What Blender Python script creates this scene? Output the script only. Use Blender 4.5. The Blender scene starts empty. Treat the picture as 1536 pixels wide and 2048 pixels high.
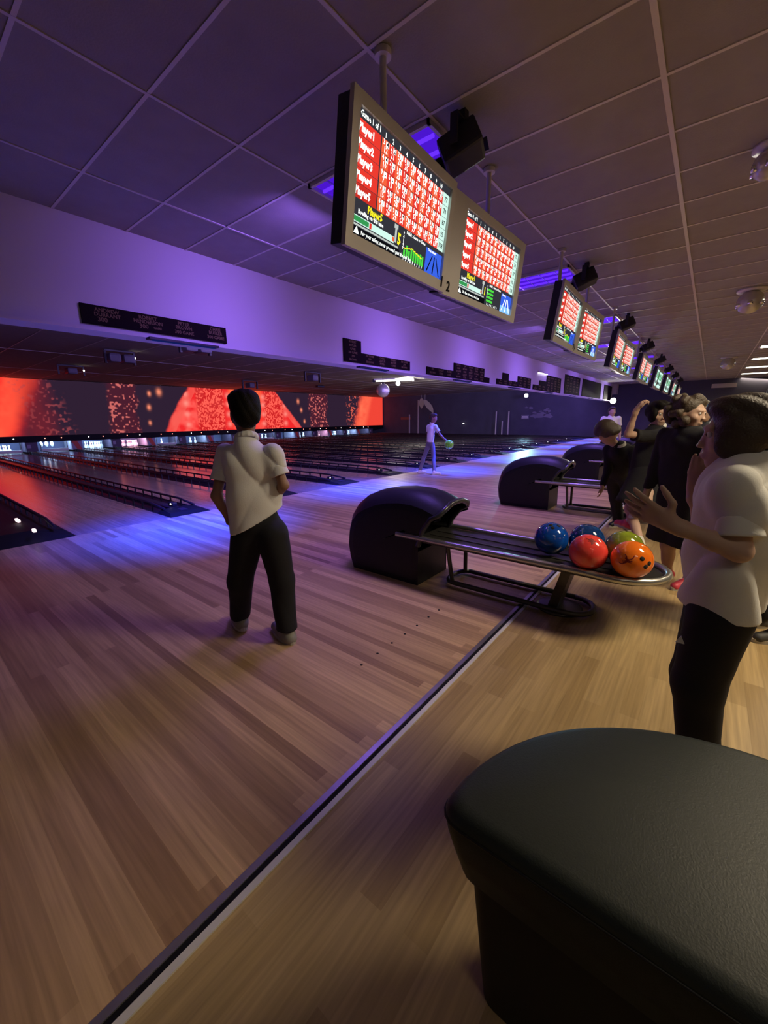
import bpy, bmesh, math, random
import numpy as np
from mathutils import Vector, Matrix

random.seed(7); np.random.seed(7)
PI = math.pi
sc = bpy.context.scene
COL = sc.collection

# ------------------------------------------------------------------ camera
R = np.array([[0.6227690280910011, 0.18447723962686347, -0.7603465563216832],
              [-0.7823127834728515, 0.1318407597237589, -0.6087731292447307],
              [-0.012060118803281172, 0.9739538809076715, 0.2264252446158243]])
EYE = np.array([0, 0, 1.3]); FPX = 800.555
cam_d = bpy.data.cameras.new('camera'); cam = bpy.data.objects.new('camera', cam_d); COL.objects.link(cam)
cam_d.sensor_fit = 'HORIZONTAL'; cam_d.sensor_width = 36; cam_d.lens = FPX / 1536 * 36
cam_d.clip_start = 0.02; cam_d.clip_end = 200
M4 = Matrix.Identity(4)
for i in range(3):
    for j in range(3): M4[i][j] = R[i][j]
    M4[i][3] = EYE[i]
cam.matrix_world = M4
sc.camera = cam

# ------------------------------------------------------------------ world, exposure
w = bpy.data.worlds.new('world'); sc.world = w; w.use_nodes = True
w.node_tree.nodes['Background'].inputs[0].default_value = (0.10, 0.085, 0.12, 1)
w.node_tree.nodes['Background'].inputs[1].default_value = 0.05
sc.view_settings.view_transform = 'Standard'; sc.view_settings.look = 'None'
sc.view_settings.exposure = 0.0; sc.view_settings.gamma = 1.0; sc.view_settings.use_curve_mapping = False
sc.cycles.max_bounces = 6; sc.cycles.diffuse_bounces = 3; sc.cycles.glossy_bounces = 3
sc.cycles.sample_clamp_indirect = 4.0; sc.cycles.caustics_reflective = False; sc.cycles.caustics_refractive = False

# ------------------------------------------------------------------ room measures
CEIL = 3.2; FAS_Y = 4.93; FAS_Z = 2.2; FOUL = 5.7; STRIP = 0.87
MASK_Y = 23.4; MASK_Z0 = 0.74; MASK_Z1 = 3.18; WALL_R = 29.3
PITCH = 3.33
def TK(k): return 1.28 + 1.665 * k        # edge of the lane after each gutter pair

# ------------------------------------------------------------------ lamps
def lamp(name, typ, loc, energy, color, target=None, **kw):
    d = bpy.data.lights.new(name, typ); o = bpy.data.objects.new(name, d); COL.objects.link(o)
    o.location = loc; d.energy = energy; d.color = color
    for k, v in kw.items(): setattr(d, k, v)
    if target is not None:
        o.rotation_euler = (Vector(target) - Vector(loc)).to_track_quat('-Z', 'Y').to_euler()
    return o
WARM = (1.0, 0.82, 0.56); UV = (0.30, 0.15, 1.0)
# fluorescent troffers above the lounge (own light of the fixtures built below)
for k in range(-1, 9):
    e = 5 if k < 0 else (108, 62, 62, 62, 58, 55, 55, 55, 55)[k]  # the nearest is a weak fill, added behind the camera
    lamp('troffer_light', 'AREA', (3.05 + 3.3 * k, -1.5, 3.13), e, WARM, (3.05 + 3.3 * k, -1.1, 0), shape='RECTANGLE', size=0.5, size_y=1.3, spread=math.radians(155))
# ultraviolet tubes in the troffers over the approach
for k in range(8):
    x = 2.92 + PITCH * k
    lamp('uv_light', 'AREA', (x, 2.27, 3.12), (52, 85, 90, 90, 85, 80, 80, 80)[k], UV, (x, 2.27 + 1.3, 0), shape='RECTANGLE', size=0.5, size_y=1.1, spread=math.radians(125))
# added blue floods under the bulkhead lip, washing the floor by the foul line
for k in range(8):
    x = 2.4 + PITCH * k
    lamp('bulkhead_wash_light', 'AREA', (x + .5, 2.95, CEIL - 0.12), 11, (0.30, 0.14, 1.0), (x + .5, FAS_Y, 2.45), shape='RECTANGLE', size=0.6, size_y=0.12, spread=math.radians(100))  # added violet wash on the face of the bulkhead
    lamp('blue_flood_light', 'AREA', (x, FAS_Y - 0.16, FAS_Z - 0.06), 135, (0.008, 0.045, 1.0), (x, FAS_Y + 0.1, 0), shape='RECTANGLE', size=0.7, size_y=0.06, spread=math.radians(75))
# added violet wash over the lanes, from lamps hidden behind the bulkhead
for k in range(8):
    x = 2.9 + PITCH * k
    lamp('lane_wash_light', 'AREA', (x, FAS_Y + 0.6, CEIL - 0.15), 120, (0.42, 0.28, 1.0), (x, FAS_Y + 5.5, 1.6), shape='RECTANGLE', size=0.9, size_y=0.15)
# stage spots
lamp('star_spot', 'SPOT', (27.2, 4.7, 2.12), 1500, (1.0, 0.93, 0.78), (1.5, 1.5, 0.9), spot_size=math.radians(26), spot_blend=0.5, shadow_soft_size=0.07)
lamp('blue_spot', 'SPOT', (28.6, 10.2, 2.75), 900, (0.35, 0.8, 1.0), (14, 8.2, 0), spot_size=math.radians(40), spot_blend=0.6, shadow_soft_size=0.06)
lamp('ball_spot', 'SPOT', (15.6, 11.0, 2.9), 420, (1, 0.95, 0.85), (20.5, 14.0, 3.1), spot_size=math.radians(75), spot_blend=0.5, shadow_soft_size=0.06)

# ------------------------------------------------------------------ materials
def nodes_of(m): return m.node_tree.nodes, m.node_tree.links
def mat(name, color, rough=0.5, metal=0.0, emit=None, estr=1.0, coat=0.0, bump=None, vary=None, sheen=0.0, spec=None):
    m = bpy.data.materials.new(name); m.use_nodes = True; n, l = nodes_of(m); b = n['Principled BSDF']
    b.inputs['Base Color'].default_value = (*color, 1); b.inputs['Roughness'].default_value = rough; b.inputs['Metallic'].default_value = metal
    if spec is not None: b.inputs['Specular IOR Level'].default_value = spec
    if coat: b.inputs['Coat Weight'].default_value = coat; b.inputs['Coat Roughness'].default_value = 0.08
    if sheen: b.inputs['Sheen Weight'].default_value = sheen
    if emit is not None:
        b.inputs['Emission Color'].default_value = (*emit, 1); b.inputs['Emission Strength'].default_value = estr
    tc = n.new('ShaderNodeTexCoord')
    if vary:
        sc_, amt = vary
        nz = n.new('ShaderNodeTexNoise'); nz.inputs['Scale'].default_value = sc_; nz.inputs['Detail'].default_value = 4
        l.new(tc.outputs['Object'], nz.inputs['Vector'])
        mx = n.new('ShaderNodeMix'); mx.data_type = 'RGBA'
        mx.inputs[6].default_value = (*[c * (1 - amt) for c in color], 1); mx.inputs[7].default_value = (*[min(1, c * (1 + amt)) for c in color], 1)
        l.new(nz.outputs['Fac'], mx.inputs[0]); l.new(mx.outputs[2], b.inputs['Base Color'])
    if bump:
        sc_, st = bump
        nz = n.new('ShaderNodeTexNoise'); nz.inputs['Scale'].default_value = sc_; nz.inputs['Detail'].default_value = 3
        l.new(tc.outputs['Object'], nz.inputs['Vector'])
        bp = n.new('ShaderNodeBump'); bp.inputs['Strength'].default_value = st; bp.inputs['Distance'].default_value = 0.005
        l.new(nz.outputs['Fac'], bp.inputs['Height']); l.new(bp.outputs['Normal'], b.inputs['Normal'])
    return m
def emis(name, color, s):
    m = bpy.data.materials.new(name); m.use_nodes = True; n, l = nodes_of(m)
    n.remove(n['Principled BSDF']); e = n.new('ShaderNodeEmission')
    e.inputs[0].default_value = (*color, 1); e.inputs[1].default_value = s
    l.new(e.outputs[0], n['Material Output'].inputs[0]); return m

def plank_mat(name, along_y, length, width, c1, c2, rough, gap=0.0, gapc=(0.1, 0.06, 0.03), coat=0.0):
    m = bpy.data.materials.new(name); m.use_nodes = True; n, l = nodes_of(m); b = n['Principled BSDF']
    tc = n.new('ShaderNodeTexCoord'); mp = n.new('ShaderNodeMapping')
    if along_y: mp.inputs['Rotation'].default_value = (0, 0, PI / 2)
    l.new(tc.outputs['Object'], mp.inputs['Vector'])
    br = n.new('ShaderNodeTexBrick'); br.offset = 0.37; br.offset_frequency = 2; br.squash = 1.0
    br.inputs['Scale'].default_value = 1; br.inputs['Brick Width'].default_value = length; br.inputs['Row Height'].default_value = width
    br.inputs['Mortar Size'].default_value = gap; br.inputs['Mortar Smooth'].default_value = 0.2
    br.inputs['Color1'].default_value = (*c1, 1); br.inputs['Color2'].default_value = (*c2, 1); br.inputs['Mortar'].default_value = (*gapc, 1)
    l.new(mp.outputs[0], br.inputs['Vector'])
    mp2 = n.new('ShaderNodeMapping'); mp2.inputs['Scale'].default_value = (1.2, 34, 1)
    l.new(mp.outputs[0], mp2.inputs['Vector'])
    nz = n.new('ShaderNodeTexNoise'); nz.inputs['Scale'].default_value = 2.0; nz.inputs['Detail'].default_value = 6
    l.new(mp2.outputs[0], nz.inputs['Vector'])
    mr = n.new('ShaderNodeMapRange'); mr.inputs[1].default_value = 0.25; mr.inputs[2].default_value = 0.75; mr.inputs[3].default_value = 0.72; mr.inputs[4].default_value = 1.18
    l.new(nz.outputs['Fac'], mr.inputs[0])
    mx = n.new('ShaderNodeVectorMath'); mx.operation = 'SCALE'
    l.new(br.outputs['Color'], mx.inputs[0]); l.new(mr.outputs[0], mx.inputs['Scale']); l.new(mx.outputs[0], b.inputs['Base Color'])
    b.inputs['Roughness'].default_value = rough; b.inputs['Specular IOR Level'].default_value = 0.4
    if coat: b.inputs['Coat Weight'].default_value = coat; b.inputs['Coat Roughness'].default_value = 0.12
    return m

M = {}
M['approach'] = plank_mat('approach boards', True, 2.6, 0.056, (0.60, 0.40, 0.22), (0.31, 0.185, 0.10), 0.36)
M['lounge'] = plank_mat('lounge laminate', False, 0.62, 0.075, (0.46, 0.33, 0.16), (0.30, 0.20, 0.085), 0.42)
M['lane'] = plank_mat('lane boards', True, 4.0, 0.027, (0.34, 0.24, 0.18), (0.24, 0.17, 0.13), 0.12)
M['ceil'] = mat('ceiling tile', (0.30, 0.28, 0.27), 0.95, vary=(6, 0.12), bump=(90, 0.25))
M['grid'] = mat('ceiling grid bar', (0.62, 0.58, 0.56), 0.5)
M['white_wall'] = mat('painted plaster', (0.74, 0.72, 0.74), 0.75, bump=(25, 0.08))
M['navy_wall'] = mat('navy painted wall', (0.075, 0.075, 0.12), 0.75, vary=(1.2, 0.3))
M['dark'] = mat('black rubber', (0.005, 0.005, 0.007), 0.6, spec=.2)
M['gutter'] = mat('gutter plastic', (0.02, 0.017, 0.03), 0.38)
M['rail'] = mat('bumper rail black metal', (0.016, 0.015, 0.024), 0.35)
M['hood'] = mat('hood plastic', (0.010, 0.010, 0.016), 0.45, bump=(160, 0.15), spec=0.3)
M['hood_rim'] = mat('hood rim plastic', (0.03, 0.03, 0.04), 0.25)
M['steel'] = mat('worn steel', (0.50, 0.50, 0.48), 0.3, 0.85, vary=(14, 0.2))
M['darksteel'] = mat('dark enamelled steel', (0.10, 0.095, 0.09), 0.35, 0.6, vary=(20, 0.25))
M['pan'] = mat('rack tray', (0.055, 0.052, 0.05), 0.3, 0.5, vary=(25, 0.3))
M['chrome'] = mat('chrome', (0.8, 0.8, 0.82), 0.08, 1.0)
M['alu'] = mat('aluminium strip', (0.66, 0.66, 0.63), 0.5, 0.25)
M['bezel'] = mat('silver bezel', (0.56, 0.52, 0.48), 0.38, 0.35, vary=(3, 0.05))
M['case'] = mat('monitor case', (0.02, 0.02, 0.03), 0.5)
M['plaque'] = mat('plaque board', (0.012, 0.008, 0.008), 0.85, spec=.1)
M['gold'] = mat('plaque gold lettering', (0.20, 0.14, 0.07), 0.7, spec=.1)
M['pole'] = mat('white painted steel', (0.66, 0.63, 0.62), 0.4)
M['vinyl'] = mat('black vinyl', (0.017, 0.023, 0.020), 0.48, bump=(260, 0.12), spec=0.38)
M['vinyl_side'] = mat('black vinyl side', (0.006, 0.006, 0.007), 0.55)
M['pin'] = mat('pin plastic', (0.85, 0.85, 0.82), 0.2)
M['pinred'] = mat('pin stripe', (0.6, 0.03, 0.04), 0.3)
M['white_pl'] = mat('white plastic', (0.75, 0.75, 0.75), 0.35)

# ------------------------------------------------------------------ object helpers
def tag(o, label=None, cat=None, group=None, kind=None):
    if label: o['label'] = label
    if cat: o['category'] = cat
    if group: o['group'] = group
    if kind: o['kind'] = kind
    return o
def thing(name, label, cat, loc=(0, 0, 0), rz=0, group=None):
    o = bpy.data.objects.new(name, None); COL.objects.link(o); o.location = loc; o.rotation_euler = (0, 0, rz)
    o.empty_display_size = 0.1
    return tag(o, label, cat, group)
def copy_tree(o, parent=None):
    c = o.copy(); COL.objects.link(c); c.parent = parent
    for ch in o.children: copy_tree(ch, c)
    return c

class MB:
    """collects shapes; build() links them as ONE mesh object"""
    def __init__(s): s.v = []; s.f = []; s.m = []; s.sm = []
    def add(s, vs, fs, mi=0, smooth=False):
        b = len(s.v); s.v += [tuple(map(float, p)) for p in vs]
        for f in fs: s.f.append(tuple(b + i for i in f)); s.m.append(mi); s.sm.append(smooth)
        return s
    def box(s, c, d, mi=0, rz=0, bev=0.0, rot=None):
        x, y, z = [q / 2 for q in d]
        if bev <= 0:
            vs = [(-x, -y, -z), (x, -y, -z), (x, y, -z), (-x, y, -z), (-x, -y, z), (x, -y, z), (x, y, z), (-x, y, z)]
            fs = [(0, 3, 2, 1), (4, 5, 6, 7), (0, 1, 5, 4), (1, 2, 6, 5), (2, 3, 7, 6), (3, 0, 4, 7)]
        else:
            bm = bmesh.new(); bmesh.ops.create_cube(bm, size=1)
            for v in bm.verts: v.co = Vector((v.co.x * 2 * x, v.co.y * 2 * y, v.co.z * 2 * z))
            bmesh.ops.bevel(bm, geom=bm.edges[:], offset=bev, segments=2, affect='EDGES', profile=0.6)
            bm.verts.ensure_lookup_table(); vs = [tuple(v.co) for v in bm.verts]; fs = [tuple(v.index for v in f.verts) for f in bm.faces]; bm.free()
        mt = rot if rot is not None else Matrix.Rotation(rz, 3, 'Z')
        vs = [tuple(mt @ Vector(p) + Vector(c)) for p in vs]
        return s.add(vs, fs, mi)
    def quad(s, a, b, c, d, mi=0): return s.add([a, b, c, d], [(0, 1, 2, 3)], mi)
    def prism(s, pts, axis, a, b, mi=0, smooth=False):
        n = len(pts)
        def P(p, t): return {'x': (t, p[0], p[1]), 'y': (p[0], t, p[1]), 'z': (p[0], p[1], t)}[axis]
        vs = [P(p, a) for p in pts] + [P(p, b) for p in pts]
        s.add(vs, [tuple(range(n))[::-1], tuple(range(n, 2 * n))], mi)
        return s.add(vs, [(i, (i + 1) % n, n + (i + 1) % n, n + i) for i in range(n)], mi, smooth)
    def tube(s, pts, r, mi=0, n=10, closed=False, rr=None):
        pts = [Vector(p) for p in pts]; N = len(pts); vs = []; up = None
        for i, p in enumerate(pts):
            a = pts[(i - 1) % N] if (closed or i > 0) else p; b = pts[(i + 1) % N] if (closed or i < N - 1) else p
            t = (b - a).normalized()
            if up is None: up = t.orthogonal().normalized()
            up = (up - t * up.dot(t)).normalized(); sd = t.cross(up)
            q = rr[i] if rr else r
            for k in range(n):
                an = 2 * PI * k / n; vs.append(p + (up * math.cos(an) + sd * math.sin(an)) * q)
        fs = []; rg = N if closed else N - 1
        for i in range(rg):
            for k in range(n):
                fs.append((i * n + k, i * n + (k + 1) % n, ((i + 1) % N) * n + (k + 1) % n, ((i + 1) % N) * n + k))
        s.add(vs, fs, mi, True)
        if not closed: s.add(vs[:n], [tuple(range(n))[::-1]], mi); s.add(vs[-n:], [tuple(range(n))], mi)
        return s
    def lathe(s, prof, c, mi=0, n=24, axis='z'):
        vs = []; m_ = len(prof)
        for k in range(n):
            a = 2 * PI * k / n
            for r, h in prof:
                p = (r * math.cos(a), r * math.sin(a), h)
                if axis == 'y': p = (p[0], p[2], p[1])
                if axis == 'x': p = (p[2], p[0], p[1])
                vs.append((p[0] + c[0], p[1] + c[1], p[2] + c[2]))
        fs = []
        for k in range(n):
            for j in range(m_ - 1):
                fs.append((k * m_ + j, ((k + 1) % n) * m_ + j, ((k + 1) % n) * m_ + j + 1, k * m_ + j + 1))
        return s.add(vs, fs, mi, True)
    def build(s, name, mats, parent=None, loc=(0, 0, 0)):
        me = bpy.data.meshes.new(name); me.from_pydata(s.v, [], s.f)
        if not isinstance(mats, (list, tuple)): mats = [mats]
        for m in mats: me.materials.append(m)
        me.polygons.foreach_set('material_index', s.m); me.polygons.foreach_set('use_smooth', s.sm)
        me.update()
        bm = bmesh.new(); bm.from_mesh(me); bmesh.ops.recalc_face_normals(bm, faces=bm.faces[:]); bm.to_mesh(me); bm.free()
        o = bpy.data.objects.new(name, me); COL.objects.link(o); o.location = loc; o.parent = parent
        return o
def uvsphere(c, r, n=20, m=14, scale=(1, 1, 1)):
    vs = [(c[0], c[1], c[2] + r * scale[2])]
    for i in range(1, m):
        th = PI * i / m
        for k in range(n):
            a = 2 * PI * k / n
            vs.append((c[0] + r * scale[0] * math.sin(th) * math.cos(a), c[1] + r * scale[1] * math.sin(th) * math.sin(a), c[2] + r * scale[2] * math.cos(th)))
    vs.append((c[0], c[1], c[2] - r * scale[2])); fs = []
    for k in range(n): fs.append((0, 1 + k, 1 + (k + 1) % n))
    for i in range(m - 2):
        for k in range(n):
            a = 1 + i * n + k; b = 1 + i * n + (k + 1) % n; fs.append((a, a + n, b + n, b))
    L = len(vs) - 1
    for k in range(n): fs.append((L, L - n + (k + 1) % n, L - n + k))
    return vs, fs
_font = {}
def text_geo(txt, size, extrude=0.0, align='LEFT', bold=0.0, res=2):
    """flat letter geometry: verts in the xy plane, faces"""
    key = (txt, size, extrude, align, bold, res)
    if key in _font: return _font[key]
    cu = bpy.data.curves.new('lettering', 'FONT'); cu.body = txt; cu.size = size; cu.extrude = extrude; cu.offset = bold; cu.align_x = align; cu.resolution_u = res
    ob = bpy.data.objects.new('lettering', cu); me = bpy.data.meshes.new_from_object(ob)
    vs = [tuple(v.co) for v in me.vertices]; fs = [tuple(p.vertices) for p in me.polygons]
    bpy.data.objects.remove(ob); bpy.data.curves.remove(cu); bpy.data.meshes.remove(me)
    _font[key] = (vs, fs); return vs, fs

# ------------------------------------------------------------------ pixel to place (every point gets its own true distance)
def ray(p): return R @ np.array([p[0] - 768, -(p[1] - 1024), -FPX])
def onz(p, z=0.0):
    d = ray(p); return EYE + d * (z - EYE[2]) / d[2]
def ony(p, y):
    d = ray(p); return EYE + d * y / d[1]
def onx(p, x):
    d = ray(p); return EYE + d * x / d[0]
def at(p, D):
    d = ray(p); return EYE + d * D / math.hypot(d[0], d[1])

# =================================================================== STRUCTURE
def struct(name, b, mats, label=None):
    o = b.build(name, mats); o['kind'] = 'structure'
    if label: o['label'] = label
    return o
X0 = -1.6; YB = -4.6; YE = 25.4
struct('floor', MB().box(((X0 + WALL_R) / 2, (STRIP + 0.03 + FOUL) / 2, -0.05), (WALL_R - X0, FOUL - STRIP - 0.03, 0.1)), M['approach'], 'striped wooden approach floor running towards the lanes')
struct('floor', MB().box(((X0 + WALL_R) / 2, (YB + STRIP - 0.03) / 2, -0.05), (WALL_R - X0, STRIP - 0.03 - YB, 0.1)), M['lounge'], 'tan laminate floor of the seating area')
struct('floor', MB().box(((X0 + WALL_R) / 2, (FOUL + YE) / 2, -0.2), (WALL_R - X0, YE - FOUL, 0.1)), M['dark'], 'dark bed beneath the lanes')
st = MB()
st.box(((X0 + WALL_R) / 2, STRIP - 0.02, 0.000), (WALL_R - X0, 0.020, 0.012), 0)
st.box(((X0 + WALL_R) / 2, STRIP - 0.001, -0.002), (WALL_R - X0, 0.018, 0.010), 1)
st.box(((X0 + WALL_R) / 2, STRIP + 0.019, 0.001), (WALL_R - X0, 0.022, 0.012), 2)
struct('trim_1', st, [M['alu'], M['dark'], M['steel']], 'silver and black metal strip between approach and seating floor')
for i, p in enumerate([(877.6, 1220), (857, 1234), (834, 1251), (809.6, 1268), (783.6, 1286), (755, 1307), (723, 1330)]):
    q = onz(p, 0)
    struct('trim_%d' % (i + 2), MB().lathe([(0, 0.0015), (0.0075, 0.0015), (0.0075, -0.004), (0, -0.004)], (q[0], q[1], 0), n=14), M['dark'], 'small black approach dot inlaid in the boards')
struct('ceiling', MB().box(((X0 + WALL_R) / 2, (YB + YE) / 2, CEIL + 0.05), (WALL_R - X0, YE - YB, 0.1)), M['ceil'])
g = MB()
x = 1.391 - 0.605 * 4
while x < WALL_R:
    g.box((x, (YB + FAS_Y) / 2, CEIL - 0.002), (0.022, FAS_Y - YB, 0.008)); x += 0.605
y = 0.471 - 1.2 * 4
while y < FAS_Y:
    g.box(((X0 + WALL_R) / 2, y, CEIL - 0.003), (WALL_R - X0, 0.030 if abs(y - .471) < .01 else 0.022, 0.008)); y += 1.2
x = 1.391 - 0.605 * 4
while x < WALL_R:
    g.box((x, (FAS_Y + MASK_Y) / 2 + .1, CEIL - 0.002), (0.022, MASK_Y - FAS_Y - .2, 0.006)); x += 1.21
for y in (9.7, 14.5, 19.3): g.box(((X0 + WALL_R) / 2, y, CEIL - 0.002), (WALL_R - X0, 0.022, 0.006))
struct('trim_20', g, M['grid'], 'metal bars of the suspended ceiling grid')
fa = MB().box(((X0 + 28.6) / 2, FAS_Y + 0.09, (FAS_Z + CEIL) / 2), (28.6 - X0, 0.18, CEIL - FAS_Z))
struct('wall_front', fa, M['white_wall'], 'white bulkhead hanging from the ceiling above the foul line')
struct('trim_21', MB().box(((X0 + 28.6) / 2, FAS_Y + 0.05, FAS_Z - 0.01), (28.6 - X0, 0.30, 0.024)), M['white_wall'], 'white lip along the bottom edge of the bulkhead')
struct('wall_right', MB().box((WALL_R + 0.05, (YB + YE) / 2, CEIL / 2), (0.1, YE - YB, CEIL)), M['navy_wall'])
struct('wall_left', MB().box((X0 - 0.05, (YB + YE) / 2, CEIL / 2), (0.1, YE - YB, CEIL)), M['navy_wall'])
struct('wall_back', MB().box(((X0 + WALL_R) / 2, YB - 0.05, CEIL / 2), (WALL_R - X0, 0.1, CEIL)), M['navy_wall'])
struct('wall_far', MB().box(((X0 + WALL_R) / 2, YE + 0.05, CEIL / 2), (WALL_R - X0, 0.1, CEIL)), M['dark'])
struct('wall_pillar', MB().box((28.9, FAS_Y - 0.02, 2.9), (0.5, 0.4, 0.6)), M['white_wall'], 'short white column at the end of the bulkhead')

# =================================================================== MASK SCREEN (projected picture above the pins)
def smooth(a, b, x): 
    t = np.clip((x - a) / (b - a), 0, 1); return t * t * (3 - 2 * t)
def vnoise(x, y, seed):
    rs = np.random.RandomState(seed); T = rs.rand(64, 64)
    xi = np.floor(x).astype(int); yi = np.floor(y).astype(int); fx = x - xi; fy = y - yi
    fx = fx * fx * (3 - 2 * fx); fy = fy * fy * (3 - 2 * fy)
    g_ = lambda i, j: T[i % 64, j % 64]
    return (g_(xi, yi) * (1 - fx) + g_(xi + 1, yi) * fx) * (1 - fy) + (g_(xi, yi + 1) * (1 - fx) + g_(xi + 1, yi + 1) * fx) * fy
MX0 = 1.0; MX1 = 29.2; NX = 1500; NZ = 110
gx, gz = np.meshgrid(np.linspace(MX0, MX1, NX), np.linspace(MASK_Z0, MASK_Z1, NZ), indexing='ij')
t = (gz - MASK_Z0) / (MASK_Z1 - MASK_Z0)
fb = (vnoise(gx * 1.3, gz * 1.3, 1) * .5 + vnoise(gx * 3, gz * 3, 2) * .3 + vnoise(gx * 7, gz * 7, 3) * .2)
fine = vnoise(gx * 14, gz * 14, 5)
dots = smooth(.62, .80, vnoise(gx * 11, gz * 11, 9))
col = np.zeros(gx.shape + (3,)); col[...] = (0.026, 0.013, 0.030)
def lay(a, c):
    global col
    a = np.clip(a, 0, 1)[..., None]; col = col * (1 - a) + np.array(c) * a
wob = (fb - .5) * .5
def band(a, b, s=.25, sh=0.0): 
    xx = gx + wob + sh * (t - .5); return smooth(a - s, a + s, xx) * (1 - smooth(b - s, b + s, xx))
# fiery panel at the near end
lay(band(-5, 4.3, .5, -0.9), (0.85, 0.02, 0.02)); lay(band(3.3, 4.25, .35, -1.1) * (.4 + .8 * fb), (1.0, 0.10, 0.05))
lay(band(4.3, 5.7, .3, 0.6) * dots * .55, (0.40, 0.07, 0.08)); lay(band(4.2, 5.2, .4) * .45, (0.25, 0.015, 0.02))
# dotted column
lay(band(7.55, 8.85, .12) * .5, (0.10, 0.01, 0.02)); lay(band(7.55, 8.85, .12) * dots, (0.58, 0.13, 0.12))
for cx_, cz_, rr_ in [(9.35, 1.25, .07), (9.4, 2.05, .09), (9.5, 2.75, .08), (10.0, 2.85, .12), (19.5, 2.6, .10), (19.75, 2.0, .09), (20.0, 1.2, .08)]:
    lay(np.exp(-(((gx - cx_) / rr_) ** 2 + ((gz - cz_) / (rr_ * 1.4)) ** 2)) * .9, (1.0, 0.28, 0.16))
# the big burning curtain: slanted edges
L_ = 10.1 + 1.5 * (1 - 0.0) * t ** 1.1; R_ = 19.7 - 2.2 * t
fx_ = smooth(L_ - .12, L_ + .12, gx + wob * .5) * (1 - smooth(R_ - .12, R_ + .12, gx + wob * .5))
lay(fx_, (0.80, 0.020, 0.022)); lay(fx_ * smooth(.45, .8, fb) * .8, (1.0, 0.12, 0.10))
lay(fx_ * ((gx < L_ + .55) | (gx > R_ - .5)) * (.4 + .6 * fb), (0.85, 0.10, 0.08))
for a_, b_ in ((12.0, 13.7), (16.6, 18.1)):
    s_ = smooth(a_ - .08, a_ + .08, gx) * (1 - smooth(b_ - .08, b_ + .08, gx)) * fx_
    lay(s_ * .8, (0.50, 0.012, 0.015)); lay(s_ * smooth(.42, .62, fine), (1.0, 0.11, 0.08))
s_ = smooth(13.9, 14.3, gx) * (1 - smooth(16.2, 16.6, gx)); lay(s_ * (.35 + .65 * t), (1.0, 0.045, 0.02)); lay(s_ * smooth(.6, 1, t) * fb, (1.0, 0.22, 0.08))
for cx_ in (11.4, 14.0, 16.5, 18.3):
    for cz_ in (1.1, 1.7, 2.3, 2.8):
        lay(np.exp(-(((gx - cx_) / .16) ** 2 + ((gz - cz_) / .16) ** 2)) * .6 * (fx_ > .5), (1.0, 0.35, 0.28))
# second dotted column and the last fiery panel
lay(band(20.6, 22.3, .15) * .5, (0.10, 0.01, 0.02)); lay(band(20.6, 22.3, .15) * dots, (0.58, 0.13, 0.12))
lay(band(24.6, 26.2, .3) * dots, (0.60, 0.10, 0.07)); lay(band(25.9, 40, .4, -.9), (0.80, 0.055, 0.035)); lay(band(26.0, 27.2, .4, -.9) * (.3 + fb), (1.0, 0.16, 0.08))
vs = np.stack([gx, np.full(gx.shape, MASK_Y), gz], -1).reshape(-1, 3)
ii = np.arange((NX - 1) * NZ).reshape(NX - 1, NZ)[:, :-1].reshape(-1)
fs = np.stack([ii, ii + NZ, ii + NZ + 1, ii + 1], 1)
me = bpy.data.meshes.new('screen_surface'); me.from_pydata(vs.tolist(), [], fs.tolist())
ca = me.color_attributes.new('picture', 'FLOAT_COLOR', 'POINT')
ca.data.foreach_set('color', np.concatenate([col.reshape(-1, 3), np.ones((NX * NZ, 1))], 1).astype(np.float32).reshape(-1))
mm = bpy.data.materials.new('projected picture'); mm.use_nodes = True; n, l = nodes_of(mm); n.remove(n['Principled BSDF'])
at_ = n.new('ShaderNodeVertexColor'); at_.layer_name = 'picture'; e = n.new('ShaderNodeEmission'); e.inputs[1].default_value = 1.1
l.new(at_.outputs[0], e.inputs[0]); l.new(e.outputs[0], n['Material Output'].inputs[0]); me.materials.append(mm)
ms = thing('mask_screen', 'long screen above the pins showing a red fiery curtain picture', 'screen', ((MX0 + MX1) / 2, MASK_Y, MASK_Z0))
so = bpy.data.objects.new('screen_surface', me); COL.objects.link(so); so.parent = ms; so.location = (-ms.location.x, -ms.location.y, -ms.location.z)
MB().box((0, 0.06, (MASK_Z1 - MASK_Z0) / 2), (MX1 - MX0, 0.1, MASK_Z1 - MASK_Z0)).build('back_board', M['dark'], ms)
pb = thing('pinsetter_beam', 'long black beam under the fiery screen above the pin decks', 'beam', ((MX0 + MX1) / 2, MASK_Y, 0.5))
MB().box((0, 0.0, 0.12), (MX1 - MX0, 0.16, 0.27)).build('fascia_board', M['dark'], pb)
M['redled'] = emis('red indicator', (1.0, 0.25, 0.18), 5.0); M['whiteled'] = emis('white indicator', (1.0, 0.95, 0.9), 6.0)
for k in range(1, 16):
    for dx in (-.35, .25):
        q = uvsphere((TK(k) + .54 + dx - pb.location.x, -0.09, 0.14), 0.022, 8, 6); MB().add(*q, smooth=True).build('indicator_light', M['redled'] if (k * 2 + (dx > 0)) % 3 else M['whiteled'], pb)

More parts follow.
